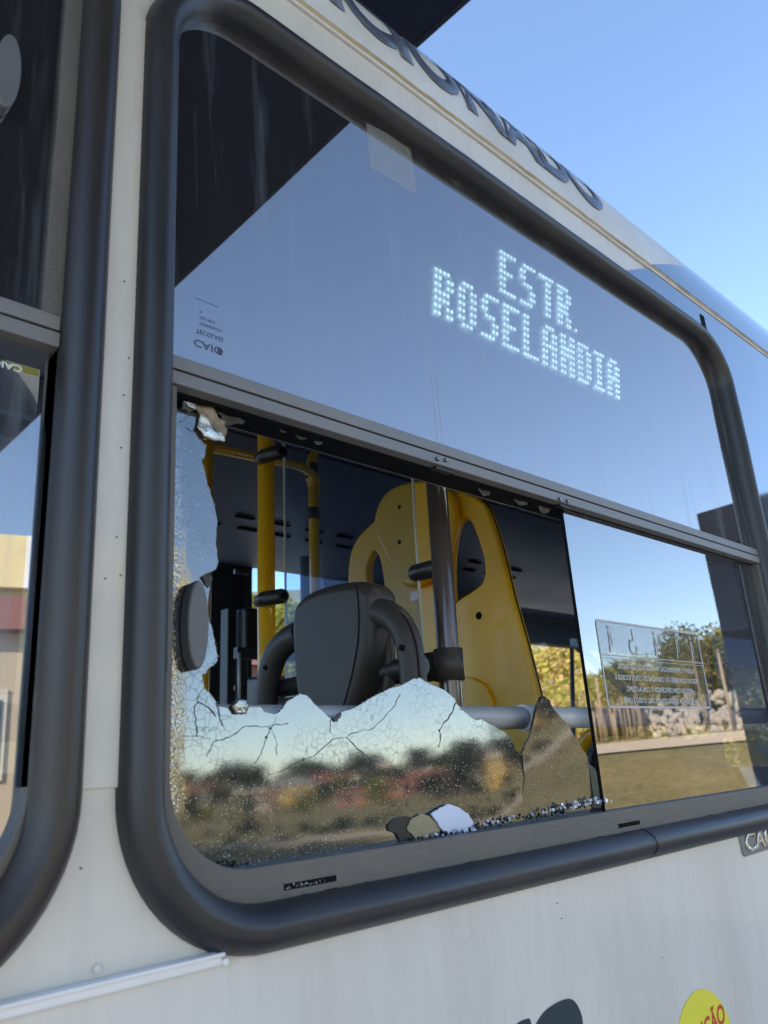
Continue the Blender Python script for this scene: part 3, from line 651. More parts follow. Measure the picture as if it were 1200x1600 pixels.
# right-hand inner jamb strip
wall_box('sash_stop', R_u-.030, B+.05, R_u-.0145, .3795, -.040, -.019, 'dark_metal', win)
# mirrored notice sticker on the inside of the sliding pane
u0, v1 = wall_uv(942, 955, -.018); u1, v0 = wall_uv(1117, 1100, -.018); v1 = .196; v0 = .052; u0 = 1.158; u1 = 1.525
MT['notice_ink'] = mat('notice_ink', (.50, .50, .49), .6)
wall_prism('notice_film', [rrect(u0, v0, u1, v1, .008, 4)], -.0127, -.0126, 'smoke_film', sp)
ntc = wall_prism('notice_sticker', [rrect(u0, v0, u1, v1, .008, 4), rrect(u0+.0035, v0+.0035, u1-.0035, v1-.0035, .006, 4)], -.0124, -.0121, 'notice_ink', sp)
def mir(cx, cy, q=-.0122): return lambda x, y, z: W(cx-x, cy+y, q)
wall_box('rule_line', u0+.004, .1370, u1-.004, .1385, -.0124, -.0121, 'notice_ink', ntc)
wall_box('rule_line', u0+.004, .1320, u1-.004, .1328, -.0124, -.0121, 'notice_ink', ntc)
um = (u0+u1)/2
for k, s in enumerate(('ASSENTO PREFERENCIAL PARA IDOSOS, GESTANTES,', 'PESSOAS COM BEBÊS OU CRIANÇAS DE COLO, IDOSOS E', 'PESSOAS COM DEFICIÊNCIA E COM AUTISMO.', 'NA AUSÊNCIA DESSAS CONDIÇÕES, O USO É LIVRE.')):
    text('notice_text', s, mir(um, .1165-k*.0185), .0118, 'notice_ink', ntc, 0, 'CENTER', .98, .0003)
def stroke(name, pts, wd, parent):
    vs = []; fs = []
    for i, p in enumerate(pts):
        a = Vector(pts[max(0, i-1)]); b = Vector(pts[min(len(pts)-1, i+1)]); t = (b-a).normalized(); n = Vector((-t.y, t.x))*wd/2; p = Vector(p)
        vs += [W(p.x+n.x, p.y+n.y, -.0122), W(p.x-n.x, p.y-n.y, -.0122)]
    for i in range(len(pts)-1): fs.append((2*i, 2*i+1, 2*i+3, 2*i+2))
    return mesh(name, vs, fs, 'notice_ink', parent)
for k, cu_ in enumerate((.10, .30, .52, .74, .90)):      # five little figure pictograms; the second is the wheelchair sign
    x = u0+(u1-u0)*cu_
    if k == 1:
        stroke('pictogram', [(x+.012*cos(R_(a)), .155+.012*sin(R_(a))) for a in range(100, 385, 15)], .0028, ntc)
        stroke('pictogram', [(x+.004, .186), (x+.004, .166), (x-.009, .166), (x-.013, .150)], .003, ntc)
    else:
        stroke('pictogram', [(x, .178), (x-.001, .16), (x-.003, .143)], .004, ntc); stroke('pictogram', [(x+.004, .176), (x+.007, .162), (x+.007, .154)], .002, ntc)
        stroke('pictogram', [(x+.003*cos(R_(a)), .184+.003*sin(R_(a))) for a in range(0, 361, 40)], .002, ntc)
# faint maker's stamp on the upper pane, seen upside-down
sx_, sy_ = .402, .432
MT['stamp_ink'] = mat('stamp_ink', (.06, .075, .12), .6)
def flip(cx, cy): return lambda x, y, z: W(cx+x, cy-y, -.0050)
text('glass_stamp', 'CAIO', flip(.402, .447), .0125, 'stamp_ink', pane, 0, 'LEFT', 1.25, .0002)
wall_prism('glass_stamp', [rrect(.4325, .4375, .4385, .4465, .0028, 4)], -.0052, -.0050, 'stamp_ink', pane)
text('glass_stamp', 'TECGLASS', flip(.405, .461), .0080, 'stamp_ink', pane, 0, 'LEFT', .95, .0001)
for k, s in enumerate(('TEMPERADO', 'AS/3 BUS', 'X')): text('glass_stamp', s, flip(.409, .471+k*.0075), .0052, 'stamp_ink', pane, 0, 'LEFT', 1.0, 0)
wall_box('glass_stamp', .404, .4990, .434, .4996, -.0052, -.0050, 'stamp_ink', pane)
# two hairline scratches and a clear label on the upper pane
for u in (.795, .806): wall_box('scratch', u, .40, u+.0007, .535, -.0051, -.0050, 'paper', pane)
# left neighbour window
fr1 = wall_prism('sash_frame', [sash(W1U0, W1U1, .0)], -.030, .0015, 'frame_metal', win1, .0012, 2)
divider(W1U0, W1U1, win1)
Lw, Rw = W1U0+WT, W1U1-WT
up1 = [(a, b) for a, b in rrect(Lw-.006, .20, Rw-.018, WV1-WT+.006, .10, 14) if b > .45]+[(Lw-.006, .405), (Rw-.018, .405)]
wall_prism('upper_pane', [up1], -.010, -.0052, 'tinted_glass', win1)
wall_box('side_stile', Rw-.0175, .4145, Rw+.001, .86, -.012, .0025, 'frame_metal', win1, .001)
lp1 = wall_prism('sliding_pane', [rrect(Lw-.004, B+.02, Rw+.001, .379, .10, 8)], -.0175, -.0130, 'dusty_glass', win1)
text('glass_stamp', 'CAIO', lambda x, y, z: W(.228-x, .3585-y*1, -.0128), .009, 'white_ink', lp1, 0, 'LEFT', 1.3, .0002)
def knob(name, pc, hw, hh, parent, q=-.0128):
    u, v = wall_uv(*pc, q+.014)
    o = wall_prism(name, [[(u+hw*cos(2*pi*k/40), v+hh*sin(2*pi*k/40)) for k in range(40)]], q, q+.0165, 'knob', parent, .0025, 4); return o
knob('pull_knob', (12, 111), .0125, .046, win1, -.005)
# small third window beyond, for views from the side
wall_prism('window_pane', [rrect(3.76, WV0+.03, 5.19, WV1-.03, .12, 8)], -.012, -.007, 'tinted_glass', win3)

# ---------------------------------------------------------------- the broken pane
edge = [(279,639),(300,643.6),(313,648),(332,665),(343,676),(350,689.5),(335,685),(319,685),(315,689),(321,696),(321,709),(315,721),(319,732),(324,758),(328,764),(332.5,781),(340,814),(337,851),(341,877),(337,890),(315,900),(316,905),(328,916),(325,937),(325,942),(327,972),(332.5,985),(336,1007),(340.5,1025),(337,1036),(325,1045),(322,1051),(315,1054),(316.5,1064),(319,1074),(325,1081),(332,1088),(338,1097.5),(340,1105),(347.5,1104),(359,1107),(362,1101),(370,1094),(377.5,1093),(385,1104),(394,1105),(407.5,1105),(413,1112.5),(430,1116),(437,1112),(450,1095),(469,1084),(478,1086),(497,1105),(519,1125),(532,1114),(554,1106),(583,1089),(608,1076),(630,1070),(646,1060.5),(655.5,1059),(674.5,1070),(693.5,1078),(711,1092),(712.5,1098.5),(721,1109),(743,1125),(753,1124),(767,1132),(785,1141),(795.5,1151),(801,1160),(806.7,1173),(812,1177)]
edge2 = [(812,1177),(817,1165),(823,1152),(827,1131),(832,1104),(837,1091),(841,1087.5),(852,1096),(856,1107),(864,1116),(877,1129),(884.5,1142),(899,1164),(912,1183),(912,1187),(925,1251)]
Q = -.026
def jag(pts, amp=.9, sub=3):
    out = []
    for i in range(len(pts)-1):
        (a, b), (c, d) = pts[i], pts[i+1]; n = max(1, min(sub, int(hypot(c-a, d-b)/4)))
        for k in range(n): t = k/n; j = 0 if k == 0 else amp; out.append((a+(c-a)*t+random.uniform(-j, j), b+(d-b)*t+random.uniform(-j, j)))
    out.append(pts[-1]); return out
E1 = [wall_uv(a, b, Q) for a, b in jag(edge)]
bl = [(.83, B+.016), (.50, B+.016), (.43, B+.022), (.392, B+.05), (.3715, .0), (.3715, .37)]
# part A: large remnant, left and bottom; its lower-right limit is the crack at px 812
cA = [wall_uv(*p, Q) for p in ((815, 1192), (818, 1215), (816, 1240), (819, 1262), (818, 1290))]
bp = wall_prism('broken_pane', [E1+cA+[(cA[-1][0], B+.016)]+bl[1:]], Q-.004, Q, 'shard', win)
# part B: the tall pointed shard at the right, set a hair deeper and turned a little
E2 = [wall_uv(a, b, Q-.002) for a, b in jag(edge2)]
off = radians_b = .012
def shardB(q): 
    def f(u, v): return W(u, v, q+(u-.92)*.02+(v+.1)*.045)
    return f
prism('pointed_shard', [E2+[(1.066, B+.016), (cA[-1][0]+.002, B+.016), (cA[-1][0]+.002, cA[-1][1])]+[(a+.0012, b) for a, b in reversed(cA[:-1])]], shardB(Q-.006), shardB(Q-.002), 'shard', win)
sC = [wall_uv(*p, Q-.01) for p in ((908, 1183), (915, 1190), (927, 1199), (931, 1206), (932, 1213.5), (938, 1221), (939, 1228), (935, 1236), (936, 1246), (938, 1262), (926, 1262))]
wall_prism('pane_remnant', [sC], Q-.013, Q-.009, 'olive_shard', win)
# hairline cracks
def crack(pts, wd=.0009):
    P = [wall_uv(a, b, Q) for a, b in jag(pts, 1.6, 4)]; vs = []; fs = []
    for i, p in enumerate(P):
        a = Vector(P[max(0, i-1)]); b = Vector(P[min(len(P)-1, i+1)]); t = (b-a).normalized(); n = Vector((-t.y, t.x))*wd*random.uniform(.25, .75)
        vs += [W(p[0]+n.x, p[1]+n.y, Q+.0004), W(p[0]-n.x, p[1]-n.y, Q+.0004)]
    for i in range(len(P)-1): fs.append((2*i, 2*i+1, 2*i+3, 2*i+2))
    mesh('crack', vs, fs, 'crack', bp)
crack([(319, 1074), (308, 1093), (304, 1110), (307, 1135), (308, 1152)]); crack([(308, 1097), (325, 1105), (337, 1120)], .0013); crack([(338, 1097), (343, 1122), (348, 1135)])
crack([(450, 1130), (425, 1134), (390, 1135), (378, 1137), (365, 1148), (350, 1155), (333, 1159), (329, 1170), (322, 1182)], .0008)
crack([(283, 1150), (310, 1150), (330, 1155)], .0005); crack([(422, 1136), (417, 1152), (408, 1178), (398, 1192)], .0006)
crack([(625, 1084), (618, 1100), (603, 1118), (583, 1138), (556, 1145), (541, 1152), (520, 1155), (494, 1178), (473, 1188), (441, 1204), (420, 1210)], .0007)
crack([(541, 1152), (560, 1172), (573, 1180), (586, 1200)], .0009); crack([(516, 1145), (515, 1125)], .0006)
crack([(712, 1098), (706, 1114), (692, 1131), (686, 1141), (688, 1152), (685, 1168)], .0014); crack([(431, 1120), (424, 1140), (432, 1160), (432, 1180)], .0004)
crack([(280, 660), (292, 650), (300, 646)], .0008); crack([(290, 668), (305, 676), (318, 672)], .0008)
for px, py in ((686, 1141), (422, 1138), (416, 1152), (474, 1187)): u, v = wall_uv(px, py, Q); wall_prism('chip', [rrect(u-.0012, v-.0012, u+.0012, v+.0012, .0008, 3)], Q+.0002, Q+.0007, 'crack', bp)
# oval pull knob still stuck on it
k_ = knob('pull_knob', (309, 975), .0122, .0445, win, Q+.0004)
# curled tongue of film at the top corner (rough brown back, silver face) and the small one by the knob
def curl(name, pts, m, amp=.006, base=Q+.002, parent=win, seed=1, th=.0012):
    rnd = random.Random(seed); lp = [wall_uv(a, b, base) for a, b in jag(pts+[pts[0]], 1.0, 3)[:-1]]
    vs0 = [Vector((a, b, 0)) for a, b in lp]; cx = sum(v.x for v in vs0)/len(vs0); cy_ = sum(v.y for v in vs0)/len(vs0)
    bm = bmesh.new(); ring = [bm.verts.new((v.x, v.y, 0)) for v in vs0]; c = bm.verts.new((cx, cy_, 0))
    for i in range(len(ring)): bm.faces.new((ring[i], ring[(i+1) % len(ring)], c))
    bmesh.ops.subdivide_edges(bm, edges=bm.edges[:], cuts=3, use_grid_fill=True)
    for v in bm.verts: v.co = W(v.co.x, v.co.y, base+amp*(sin(v.co.x*260+seed)*.5+cos(v.co.y*310+seed*2)*.5+rnd.uniform(-.25, .25)))
    me = bpy.data.meshes.new(name); bm.to_mesh(me); bm.free(); o = link(name, me, m, parent, True)
    s = o.modifiers.new('solid', 'SOLIDIFY'); s.thickness = th; return o
curl('film_flap', [(304, 632), (322, 636), (333, 638), (338, 650), (352, 660), (353, 676), (350, 690), (340, 680), (330, 664), (314, 650), (306, 640)], 'film_back', .003, Q+.004, win, 2)
curl('film_flap', [(286, 627), (300, 630), (305, 640), (298, 643), (282, 640)], 'film_grey', .0015, Q+.003, win, 5)
curl('film_flap', [(286, 627), (304, 632), (305, 641), (296, 637)], 'curl_silver', .001, Q+.006, win, 15)
curl('film_flap', [(313, 647), (330, 660), (345, 676), (351, 690), (336, 688), (318, 682), (308, 668)], 'curl_silver', .0018, Q+.004, win, 9)
curl('film_flap', [(336, 645), (355, 642), (385, 655), (380, 662), (366, 663), (354, 662)], 'film_grey', .003, Q-.004, win, 4)
curl('film_flap', [(316, 900), (325, 895), (331, 905), (327, 918), (321, 913)], 'film_grey', .002, Q+.002, win, 6)
curl('film_flap', [(362, 1103), (372, 1092), (384, 1094), (388, 1104), (384, 1116), (368, 1115)], 'shard', .0003, Q+.003, win, 7)
curl('film_flap', [(519, 1125), (530, 1113), (533, 1116), (527, 1128)], 'film_grey', .001, Q+.002, win, 8)
for i, (px, py, w_) in enumerate(((430, 664, 20), (455, 672, 26), (490, 684, 14), (560, 700, 12), (745, 762, 20), (800, 775, 26), (840, 790, 18))):
    dy = .31*w_; curl('glass_remnant', [(px, py), (px+w_*.6, py+dy*.3), (px+w_, py+dy), (px+w_*.9, py+dy+6), (px+w_*.5, py+dy*.8+8), (px+w_*.15, py+7)], 'film_grey', .002, -.028, win, 20+i)
for i, (a, b) in enumerate((((823, 787), (836, 795)), ((836, 793), (862, 803)), ((808, 783), (818, 789)))):
    tube('glass_splinter', [W(*wall_uv(*a, -.045), -.045), W(*wall_uv(*b, -.045), -.045)], .0009, 'crumb', win, 5)
# loose pieces lying in the lower track, in front of the remnant
def piece(name, pts, m, q, label, cat='glass piece'):
    o = wall_prism(name, [[wall_uv(*p, q) for p in jag(pts+[pts[0]], .8, 3)[:-1]]], q-.003, q, m); return tag(o, label, cat)
z3 = lambda x, y: (540+x/3.75, 1040+y/3.75)
piece('glass_shard', [z3(*p) for p in ((500, 870), (560, 830), (605, 812), (660, 830), (720, 870), (750, 925), (775, 975), (700, 995), (610, 1010), (560, 955), (530, 905))], 'lilac_shard', Q+.006, 'pale lilac shard standing in the lower window track')
piece('glass_shard', [z3(*p) for p in ((380, 905), (440, 868), (490, 880), (530, 915), (560, 960), (545, 990), (500, 1015), (430, 1040), (400, 1000), (358, 955))], 'olive_shard', Q+.004, 'olive brown shard lying left of the pale lilac one')
piece('glass_shard', [z3(*p) for p in ((250, 930), (300, 890), (345, 880), (380, 890), (365, 950), (400, 1000), (440, 1050), (330, 1045), (300, 985), (255, 965))], 'crumb_dark', Q+.0025, 'black crumbled shard at the left of the loose pieces in the track')
def crumbs(name, spans, m, seed, label):
    rnd = random.Random(seed); vs = []; fs = []
    for (x0, y0, x1, y1, n, sp, s0, s1) in spans:
        for i in range(n):
            t = rnd.random(); px = x0+(x1-x0)*t; py = y0+(y1-y0)*t-rnd.random()**2*sp; q = Q+.003+rnd.random()*.010
            c = W(*wall_uv(px, py, q), q); s = rnd.uniform(s0, s1); k = len(vs)
            a = Vector((rnd.gauss(0, 1), rnd.gauss(0, 1), rnd.gauss(0, 1))).normalized(); b = a.orthogonal().normalized(); d = a.cross(b)
            for sx in (-1, 1):
                for sy in (-1, 1):
                    for sz in (-1, 1): vs.append(c+(a*sx*rnd.uniform(.7, 1.2)+b*sy*rnd.uniform(.7, 1.2)+d*sz*.6)*s)
            fs += [tuple(k+j for j in f) for f in ((0, 1, 3, 2), (4, 6, 7, 5), (0, 4, 5, 1), (2, 3, 7, 6), (0, 2, 6, 4), (1, 5, 7, 3))]
    o = mesh(name, vs, fs, m); tag(o, label, 'glass crumbs', None, 'stuff'); return o
crumbs('glass_crumbs', [(455, 1360, 560, 1338, 60, 9, .0010, .0024), (575, 1333, 640, 1318, 20, 5, .0008, .0016), (640, 1316, 745, 1296, 16, 5, .0008, .0018), (745, 1293, 800, 1280, 16, 8, .0008, .0022), (800, 1280, 870, 1266, 12, 5, .0006, .0018), (870, 1266, 940, 1254, 34, 11, .0008, .0026), (350, 1366, 400, 1362, 16, 10, .0006, .0014), (936, 1256, 955, 1252, 10, 12, .001, .003)], 'crumb', 3, 'bright crumbs of safety glass scattered along the lower window track')
crumbs('glass_crumbs', [(450, 1362, 660, 1316, 110, 6, .0006, .0017), (640, 1318, 940, 1256, 100, 8, .0006, .0022), (330, 1355, 450, 1364, 50, 12, .0006, .0016)], 'crumb_dark', 4, 'black crumbs of tinted glass lying along the lower window track')
rnd = random.Random(31); vs = []; fs = []
for i in range(34):
    c = W(rnd.uniform(.504, .552), B+.0085+rnd.random()**2*.0028, .0024); sz = rnd.uniform(.0004, .0011); k = len(vs)
    vs += [c+Vector((rnd.uniform(-1, 1), rnd.uniform(-1, 1), rnd.uniform(-1, 1)))*sz*1.3 for _ in range(4)]; fs += [(k, k+1, k+2), (k, k+2, k+3), (k, k+3, k+1), (k+1, k+3, k+2)]
tag(mesh('glass_crumbs', vs, fs, 'crumb'), 'tiny glass crumbs caught in the drain slot of the sill', 'glass crumbs', None, 'stuff')
vs = []; fs = []; rnd = random.Random(11)
for (px, py) in jag(edge, .8, 4)+jag(edge2, .8, 4):
    for _ in range(2):
        if rnd.random() < .35: continue
        c = W(*wall_uv(px+rnd.uniform(-1.6, 1.6), py+rnd.uniform(-1.2, 2.0), Q), Q+rnd.uniform(-.003, .0012)); sz = rnd.uniform(.0004, .0011); k = len(vs)
        a = Vector((rnd.gauss(0, 1), rnd.gauss(0, 1), rnd.gauss(0, 1))).normalized(); b = a.orthogonal().normalized(); d = a.cross(b)
        vs += [c+a*sz, c+b*sz, c-a*sz, c-b*sz, c+d*sz*.8, c-d*sz*.8]; fs += [tuple(k+j for j in f) for f in ((0, 1, 4), (1, 2, 4), (2, 3, 4), (3, 0, 4), (1, 0, 5), (2, 1, 5), (3, 2, 5), (0, 3, 5))]
kind(mesh('edge_chips', vs, fs, 'edge_chip', win), 'stuff')
# small glassy glints along the surround lip at the top
# ================================================================== BUS INTERIOR
YF = 2.45; zf = lambda z: ZC+z
far_holes = [(-2.9, -1.3), (-1.15, .45), (.62, 1.93), (2.13, 2.60), (3.95, 6.9)]  # the three left openings are added for the daylight they let in
fp = lambda y: (lambda a, b: Vector((a, y, ZC+b)))
def rr2(a, b): return rrect(a, -.02, b, .92, .06, 6)
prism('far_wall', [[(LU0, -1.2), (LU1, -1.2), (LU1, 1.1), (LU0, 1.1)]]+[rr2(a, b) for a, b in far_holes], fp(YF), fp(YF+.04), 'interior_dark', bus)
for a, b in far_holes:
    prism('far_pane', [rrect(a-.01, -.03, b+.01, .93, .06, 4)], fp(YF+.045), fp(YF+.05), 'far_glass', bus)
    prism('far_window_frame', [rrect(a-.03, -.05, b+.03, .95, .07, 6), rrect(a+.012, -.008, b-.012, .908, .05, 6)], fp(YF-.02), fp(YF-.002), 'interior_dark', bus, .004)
box('ceiling', (LU0, .12, ZC+1.02), (LU1, YF+.3, ZC+1.05), 'ceiling_grey', bus)
for x in [LU0+.6*i for i in range(17)]: box('ceiling_joint', (x, .2, ZC+1.012), (x+.012, YF, ZC+1.0195), 'interior_dark', bus)
box('floor', (LU0, .03, ZC-.85), (LU1, YF, ZC-.8), 'floor_rubber', bus)
for nm, x in (('front_bulkhead', LU1-.05), ('rear_bulkhead', LU0+.01)):
    box(nm, (x, .03, ZC-.8), (x+.04, YF, ZC-.25), 'interior_grey', bus)
    box('added_end_glazing', (x+.015, .03, ZC-.249), (x+.022, YF, ZC+.93), 'far_glass', bus)  # unseen glazing above cut-down bulkheads, added so daylight floods the cabin
# cove / air duct with grille slots along the far side
prism('air_duct', [[(1.35, 1.015), (2.44, 1.015), (2.44, .88), (2.1, .86), (1.7, .90), (1.42, .97)]], lambda a, b: Vector((LU0+.1, a, ZC+b)), lambda a, b: Vector((LU1-.1, a, ZC+b)), 'ceiling_grey', bus, .006)
for i in range(24):
    for j in range(2):
        x = -.6+i*.17+(j*.085); y = 1.76+j*.11; z = .888-j*.012 if j == 0 else .880
        box('duct_slot', (x, y, ZC+z-.006), (x+.085, y+.018, ZC+z+.001), 'groove', bus)
box('near_liner', (LU0, .06, ZC+.96), (LU1, .30, ZC+1.02), 'interior_grey', bus)
# dark door leaf frame at the left of the far wall
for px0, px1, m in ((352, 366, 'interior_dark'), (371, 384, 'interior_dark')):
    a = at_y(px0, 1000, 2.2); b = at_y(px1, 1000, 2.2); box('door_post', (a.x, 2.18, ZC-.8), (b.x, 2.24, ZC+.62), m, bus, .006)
a = at_y(384, 960, 2.15); door_side = box('door_handle_box', (a.x-.02, 2.12, ZC+.42), (a.x+.06, 2.17, ZC+.62), 'black_plastic', bus, .02)
for py in (893, 1075): p = at_y(366, py, 2.12); tube('door_hinge', [p, p+Vector((.06, -.02, 0))], .012, 'black_plastic', bus, 10)
a = at_y(385, 1020, 2.1); box('door_bar', (a.x-.05, 2.09, a.z-.025), (a.x+.25, 2.12, a.z+.02), 'interior_dark', bus)
tube('door_rod', [at_y(374, 1020, 2.0), at_y(374, 1110, 2.0)], .006, 'rail_alu', bus, 8)
# LED destination display
led = thing('destination_display', 'lit LED route display behind the upper pane reading ESTR. ROSELANDIA', 'display', W(.82, .67, -.05))
ROT = R_(1.3)
def LP(a, b, d=0):   # a along, b up on the display face
    u = .820+a*cos(ROT)-b*sin(ROT)*.3; v = .671+a*sin(ROT)+b*.985; q = -.044+.030*(b/.2)+d; return W(u, v, q)
inv = led.matrix_world.inverted()
def led_obj(name, vs, fs, m, smooth=False): return mesh(name, [inv @ Vector(v) for v in vs], fs, m, led, smooth)
c = [LP(-.004, -.008, -.004), LP(.65, -.008, -.004), LP(.65, .205, -.004), LP(-.004, .205, -.004)]; c += [p-NN*.02 for p in c]
MT['led_board'] = mat('led_board', (.72, .74, .76), .6)
led_obj('board', c, [(0, 1, 2, 3), (7, 6, 5, 4), (0, 4, 5, 1), (1, 5, 6, 2), (2, 6, 7, 3), (3, 7, 4, 0)], 'led_board')
def emis(name, col, s):
    m = bpy.data.materials.new(name); m.use_nodes = True; P_(m).inputs['Base Color'].default_value = (*col, 1); P_(m).inputs['Emission Color'].default_value = (*col, 1); P_(m).inputs['Emission Strength'].default_value = s; MT[name] = m
emis('led_on', (.80, 1.0, .84), 10); MT['led_off'] = mat('led_off', (.95, .96, .97), .3)
FONT = {'R': "11110 11011 11011 11110 11110 11011 11011", 'O': "01110 11011 11011 11011 11011 11011 01110", 'S': "01111 11000 11000 01110 00011 00011 11110", 'E': "11111 11000 11000 11110 11000 11000 11111", 'L': "11000 11000 11000 11000 11000 11000 11111", 'A': "01110 11011 11011 11111 11011 11011 11011", 'N': "11011 11011 11111 11111 11011 11011 11011", 'D': "11110 11011 11011 11011 11011 11011 11110", 'I': "1111 0110 0110 0110 0110 0110 1111", 'T': "11111 00110 00110 00110 00110 00110 00110", '.': "0 0 0 0 0 0 1"}
on = set()
def put(s, c0, r0):
    c = c0
    for ch in s:
        rows = FONT[ch].split()
        for r, row in enumerate(rows):
            for k, b in enumerate(row):
                if b == '1': on.add((c+k, r0+r))
        c += len(rows[0])+1
put('ESTR.', 21, 1); put('ROSELANDIA', 4, 9)
for nm, m, sel, rr_ in (('lit_dots', 'led_on', True, .0036), ('unlit_dots', 'led_off', False, .0030)):
    vs = []; fs = []
    for cidx in range(64):
        for r in range(16):
            if ((cidx, r) in on) != sel: continue
            a = .004+cidx*.01; b = .195-r*.0125; k = len(vs)
            for j in range(8): th = 2*pi*j/8; vs.append(LP(a+rr_*cos(th), b+rr_*sin(th), 0))
            vs.append(LP(a, b, .0012)); fs += [(k+j, k+(j+1) % 8, k+8) for j in range(8)]
    kind(led_obj(nm, vs, fs, m), 'stuff')
# faint route leaflet taped beside the display
a = wall_uv(575, 195, -.02); tag(wall_prism('clear_label', [[wall_uv(*p, -.005) for p in ((572, 192), (640, 225), (652, 305), (578, 262))]], -.0048, -.0046, 'clear_label'), 'blank pale leaflet on the upper pane left of the display', 'label')

def local(t, o):     # keep world placement while parenting
    o.parent = t; o.matrix_parent_inverse = t.matrix_world.inverted(); return o
# window guard rail
rail = thing('guard_rail', 'brushed metal rail running along the inside of the broken window', 'rail', at_y(600, 1120, .06))
rp = at_y(880, 1121, .06); rz_ = rp.z
sx0 = at_y(824, 1121, .06).x
local(rail, tube('rail_tube', [(-.1, .062, rz_), (sx0-.012, .062, rz_)], .0165, 'rail_alu', None, 20))
local(rail, tube('rail_joint', [(sx0-.011, .062, rz_), (sx0+.011, .062, rz_)], .0195, 'rail_alu', None, 20))
local(rail, tube('rail_tube', [(sx0+.012, .062, rz_), (1.95, .062, rz_)], .0165, 'rail_alu', None, 20))
for x in (.05, 1.9): local(rail, box('rail_bracket', (x-.02, .03, rz_-.03), (x+.02, .046, rz_+.03), 'black_plastic', None, .003))
# brown seat
XB = .82
def slab(name, pts, X, th, m, parent, bev, n=5, holes=(), seg=4, rec=0.0):
    """outline traced on the plane x = X, given real thickness away from the viewer"""
    lo = [smooth2([(at_x(px, py, X).y, at_x(px, py, X).z) for px, py in l], n) for l in [pts]+list(holes)]
    return local(parent, prism(name, lo, lambda a, b: Vector((X, a, b)), lambda a, b: Vector((X+th, a, b)), m, None, bev, seg))
def cushion(t, X, y0, y1, m, zt):
    local(t, box('seat_pan', (X+.03, y0, zt-.08), (X+.45, y1, zt), m, None, .02)); local(t, box('pedestal', (X+.12, (y0+y1)/2-.08, ZC-.8), (X+.30, (y0+y1)/2+.08, zt-.081), 'dark_metal', None, .01))
s1 = thing('passenger_seat', 'dark brown moulded seat with two loop handles just inside the broken window', 'seat', (XB, .28, ZC-.8))
slab('backrest', [(458, 945), (478, 925), (515, 912), (550, 907), (570, 912), (580, 930), (578, 975), (574, 1020), (560, 1070), (545, 1110), (530, 1180), (480, 1180), (462, 1110), (454, 1030), (452, 975)], XB, .062, 'brown_shell', s1, .018, 6, (), 6)
slab('lower_shell', [(420, 1105), (470, 1085), (540, 1085), (640, 1090), (665, 1180), (650, 1280), (430, 1290), (405, 1180)], XB+.065, .04, 'brown_shell', s1, .012)
def loop_arm(px_pts, X, r, m, t, flat=1.25, name='loop_handle'): return local(t, tube(name, spline([at_x(a, b, X) for a, b in px_pts], 7), r, m, None, 16, flat))
loop_arm([(560, 985), (577, 962), (600, 958), (624, 975), (638, 1005), (645, 1050), (649, 1110), (652, 1160)], XB+.02, [.0175]*50, 'brown_shell', s1)
loop_arm([(470, 990), (447, 1003), (430, 1025), (421, 1055), (415, 1100), (412, 1160)], XB+.03, [.0195]*36, 'brown_shell', s1)
for (px, py) in ((626, 1012), (413, 1043)):
    p = at_x(px, py, XB-.0005); local(s1, tube('screw_hole', [p, p+Vector((.004, 0, 0))], .0045, 'groove', None, 12))
loop_arm([(606, 995), (609, 1040), (604, 1090), (600, 1140)], XB+.045, .009, 'brown_shell', s1, 1.0, 'inner_rib')
local(s1, tube('cross_bar', [at_x(440, 1075, XB+.05), at_x(660, 1040, XB+.05)], .016, 'black_plastic', None, 12))
local(s1, tube('handle_seam', spline([at_x(a, b, XB+.012) for a, b in ((602, 945), (630, 962), (648, 1000), (655, 1050), (658, 1110))], 6), .0011, 'groove', None, 6))
local(s1, tube('headrest_seam', spline([at_x(a, b, XB-.001) for a, b in ((556, 912), (560, 950), (559, 1000), (548, 1060), (534, 1110))], 6), .0008, 'groove', None, 6))
cushion(s1, XB+.08, .10, .46, 'brown_shell', ZC-.34)
# yellow seat
XY = 1.30
s2 = thing('passenger_seat', 'bright yellow moulded seat back with open loop handles behind the dark pole', 'seat', (XY, .55, ZC-.8))
outer = [(600, 800), (640, 772), (700, 766), (738, 775), (758, 792), (772, 828), (785, 875), (799, 935), (820, 1010), (842, 1100), (868, 1200), (880, 1300), (640, 1330), (625, 1200), (618, 1100), (608, 1010), (600, 960), (585, 960), (560, 955), (545, 940), (543, 905), (547, 865), (560, 838), (580, 818)]
h1 = [(714, 818), (732, 812), (745, 838), (756, 876), (755, 906), (741, 921), (722, 933), (706, 938), (704, 870)]
h2 = [(573, 905), (572, 885), (582, 862), (591, 868), (597, 895), (600, 930), (590, 945), (576, 935)]
slab('backrest', outer, XY+.02, .026, 'yellow_shell', s2, .0105, 5, (h1, h2), 5)
slab('headrest', [(583, 822), (588, 790), (606, 765), (640, 752), (672, 752), (700, 768), (708, 810), (700, 850), (684, 885), (655, 912), (630, 915), (612, 890), (595, 855)], XY-.012, .030, 'yellow_shell', s2, .012, 6, (), 5)
slab('inner_panel', [(712, 1060), (745, 1062), (765, 1085), (772, 1130), (774, 1200), (700, 1200), (700, 1100)], XY+.012, .007, 'yellow_shell', s2, .003, 5, (), 3)
for px, py in ((624, 792), (624, 847)):
    p = at_x(px, py, XY-.0125); local(s2, tube('screw_hole', [p, p+Vector((.003, 0, 0))], .0055, 'groove', None, 12))
p = at_x(748, 962, XY+.0195); local(s2, tube('screw_hole', [p, p+Vector((.003, 0, 0))], .0085, 'groove', None, 14))
cushion(s2, XY+.06, .32, .76, 'yellow_shell', ZC-.34)
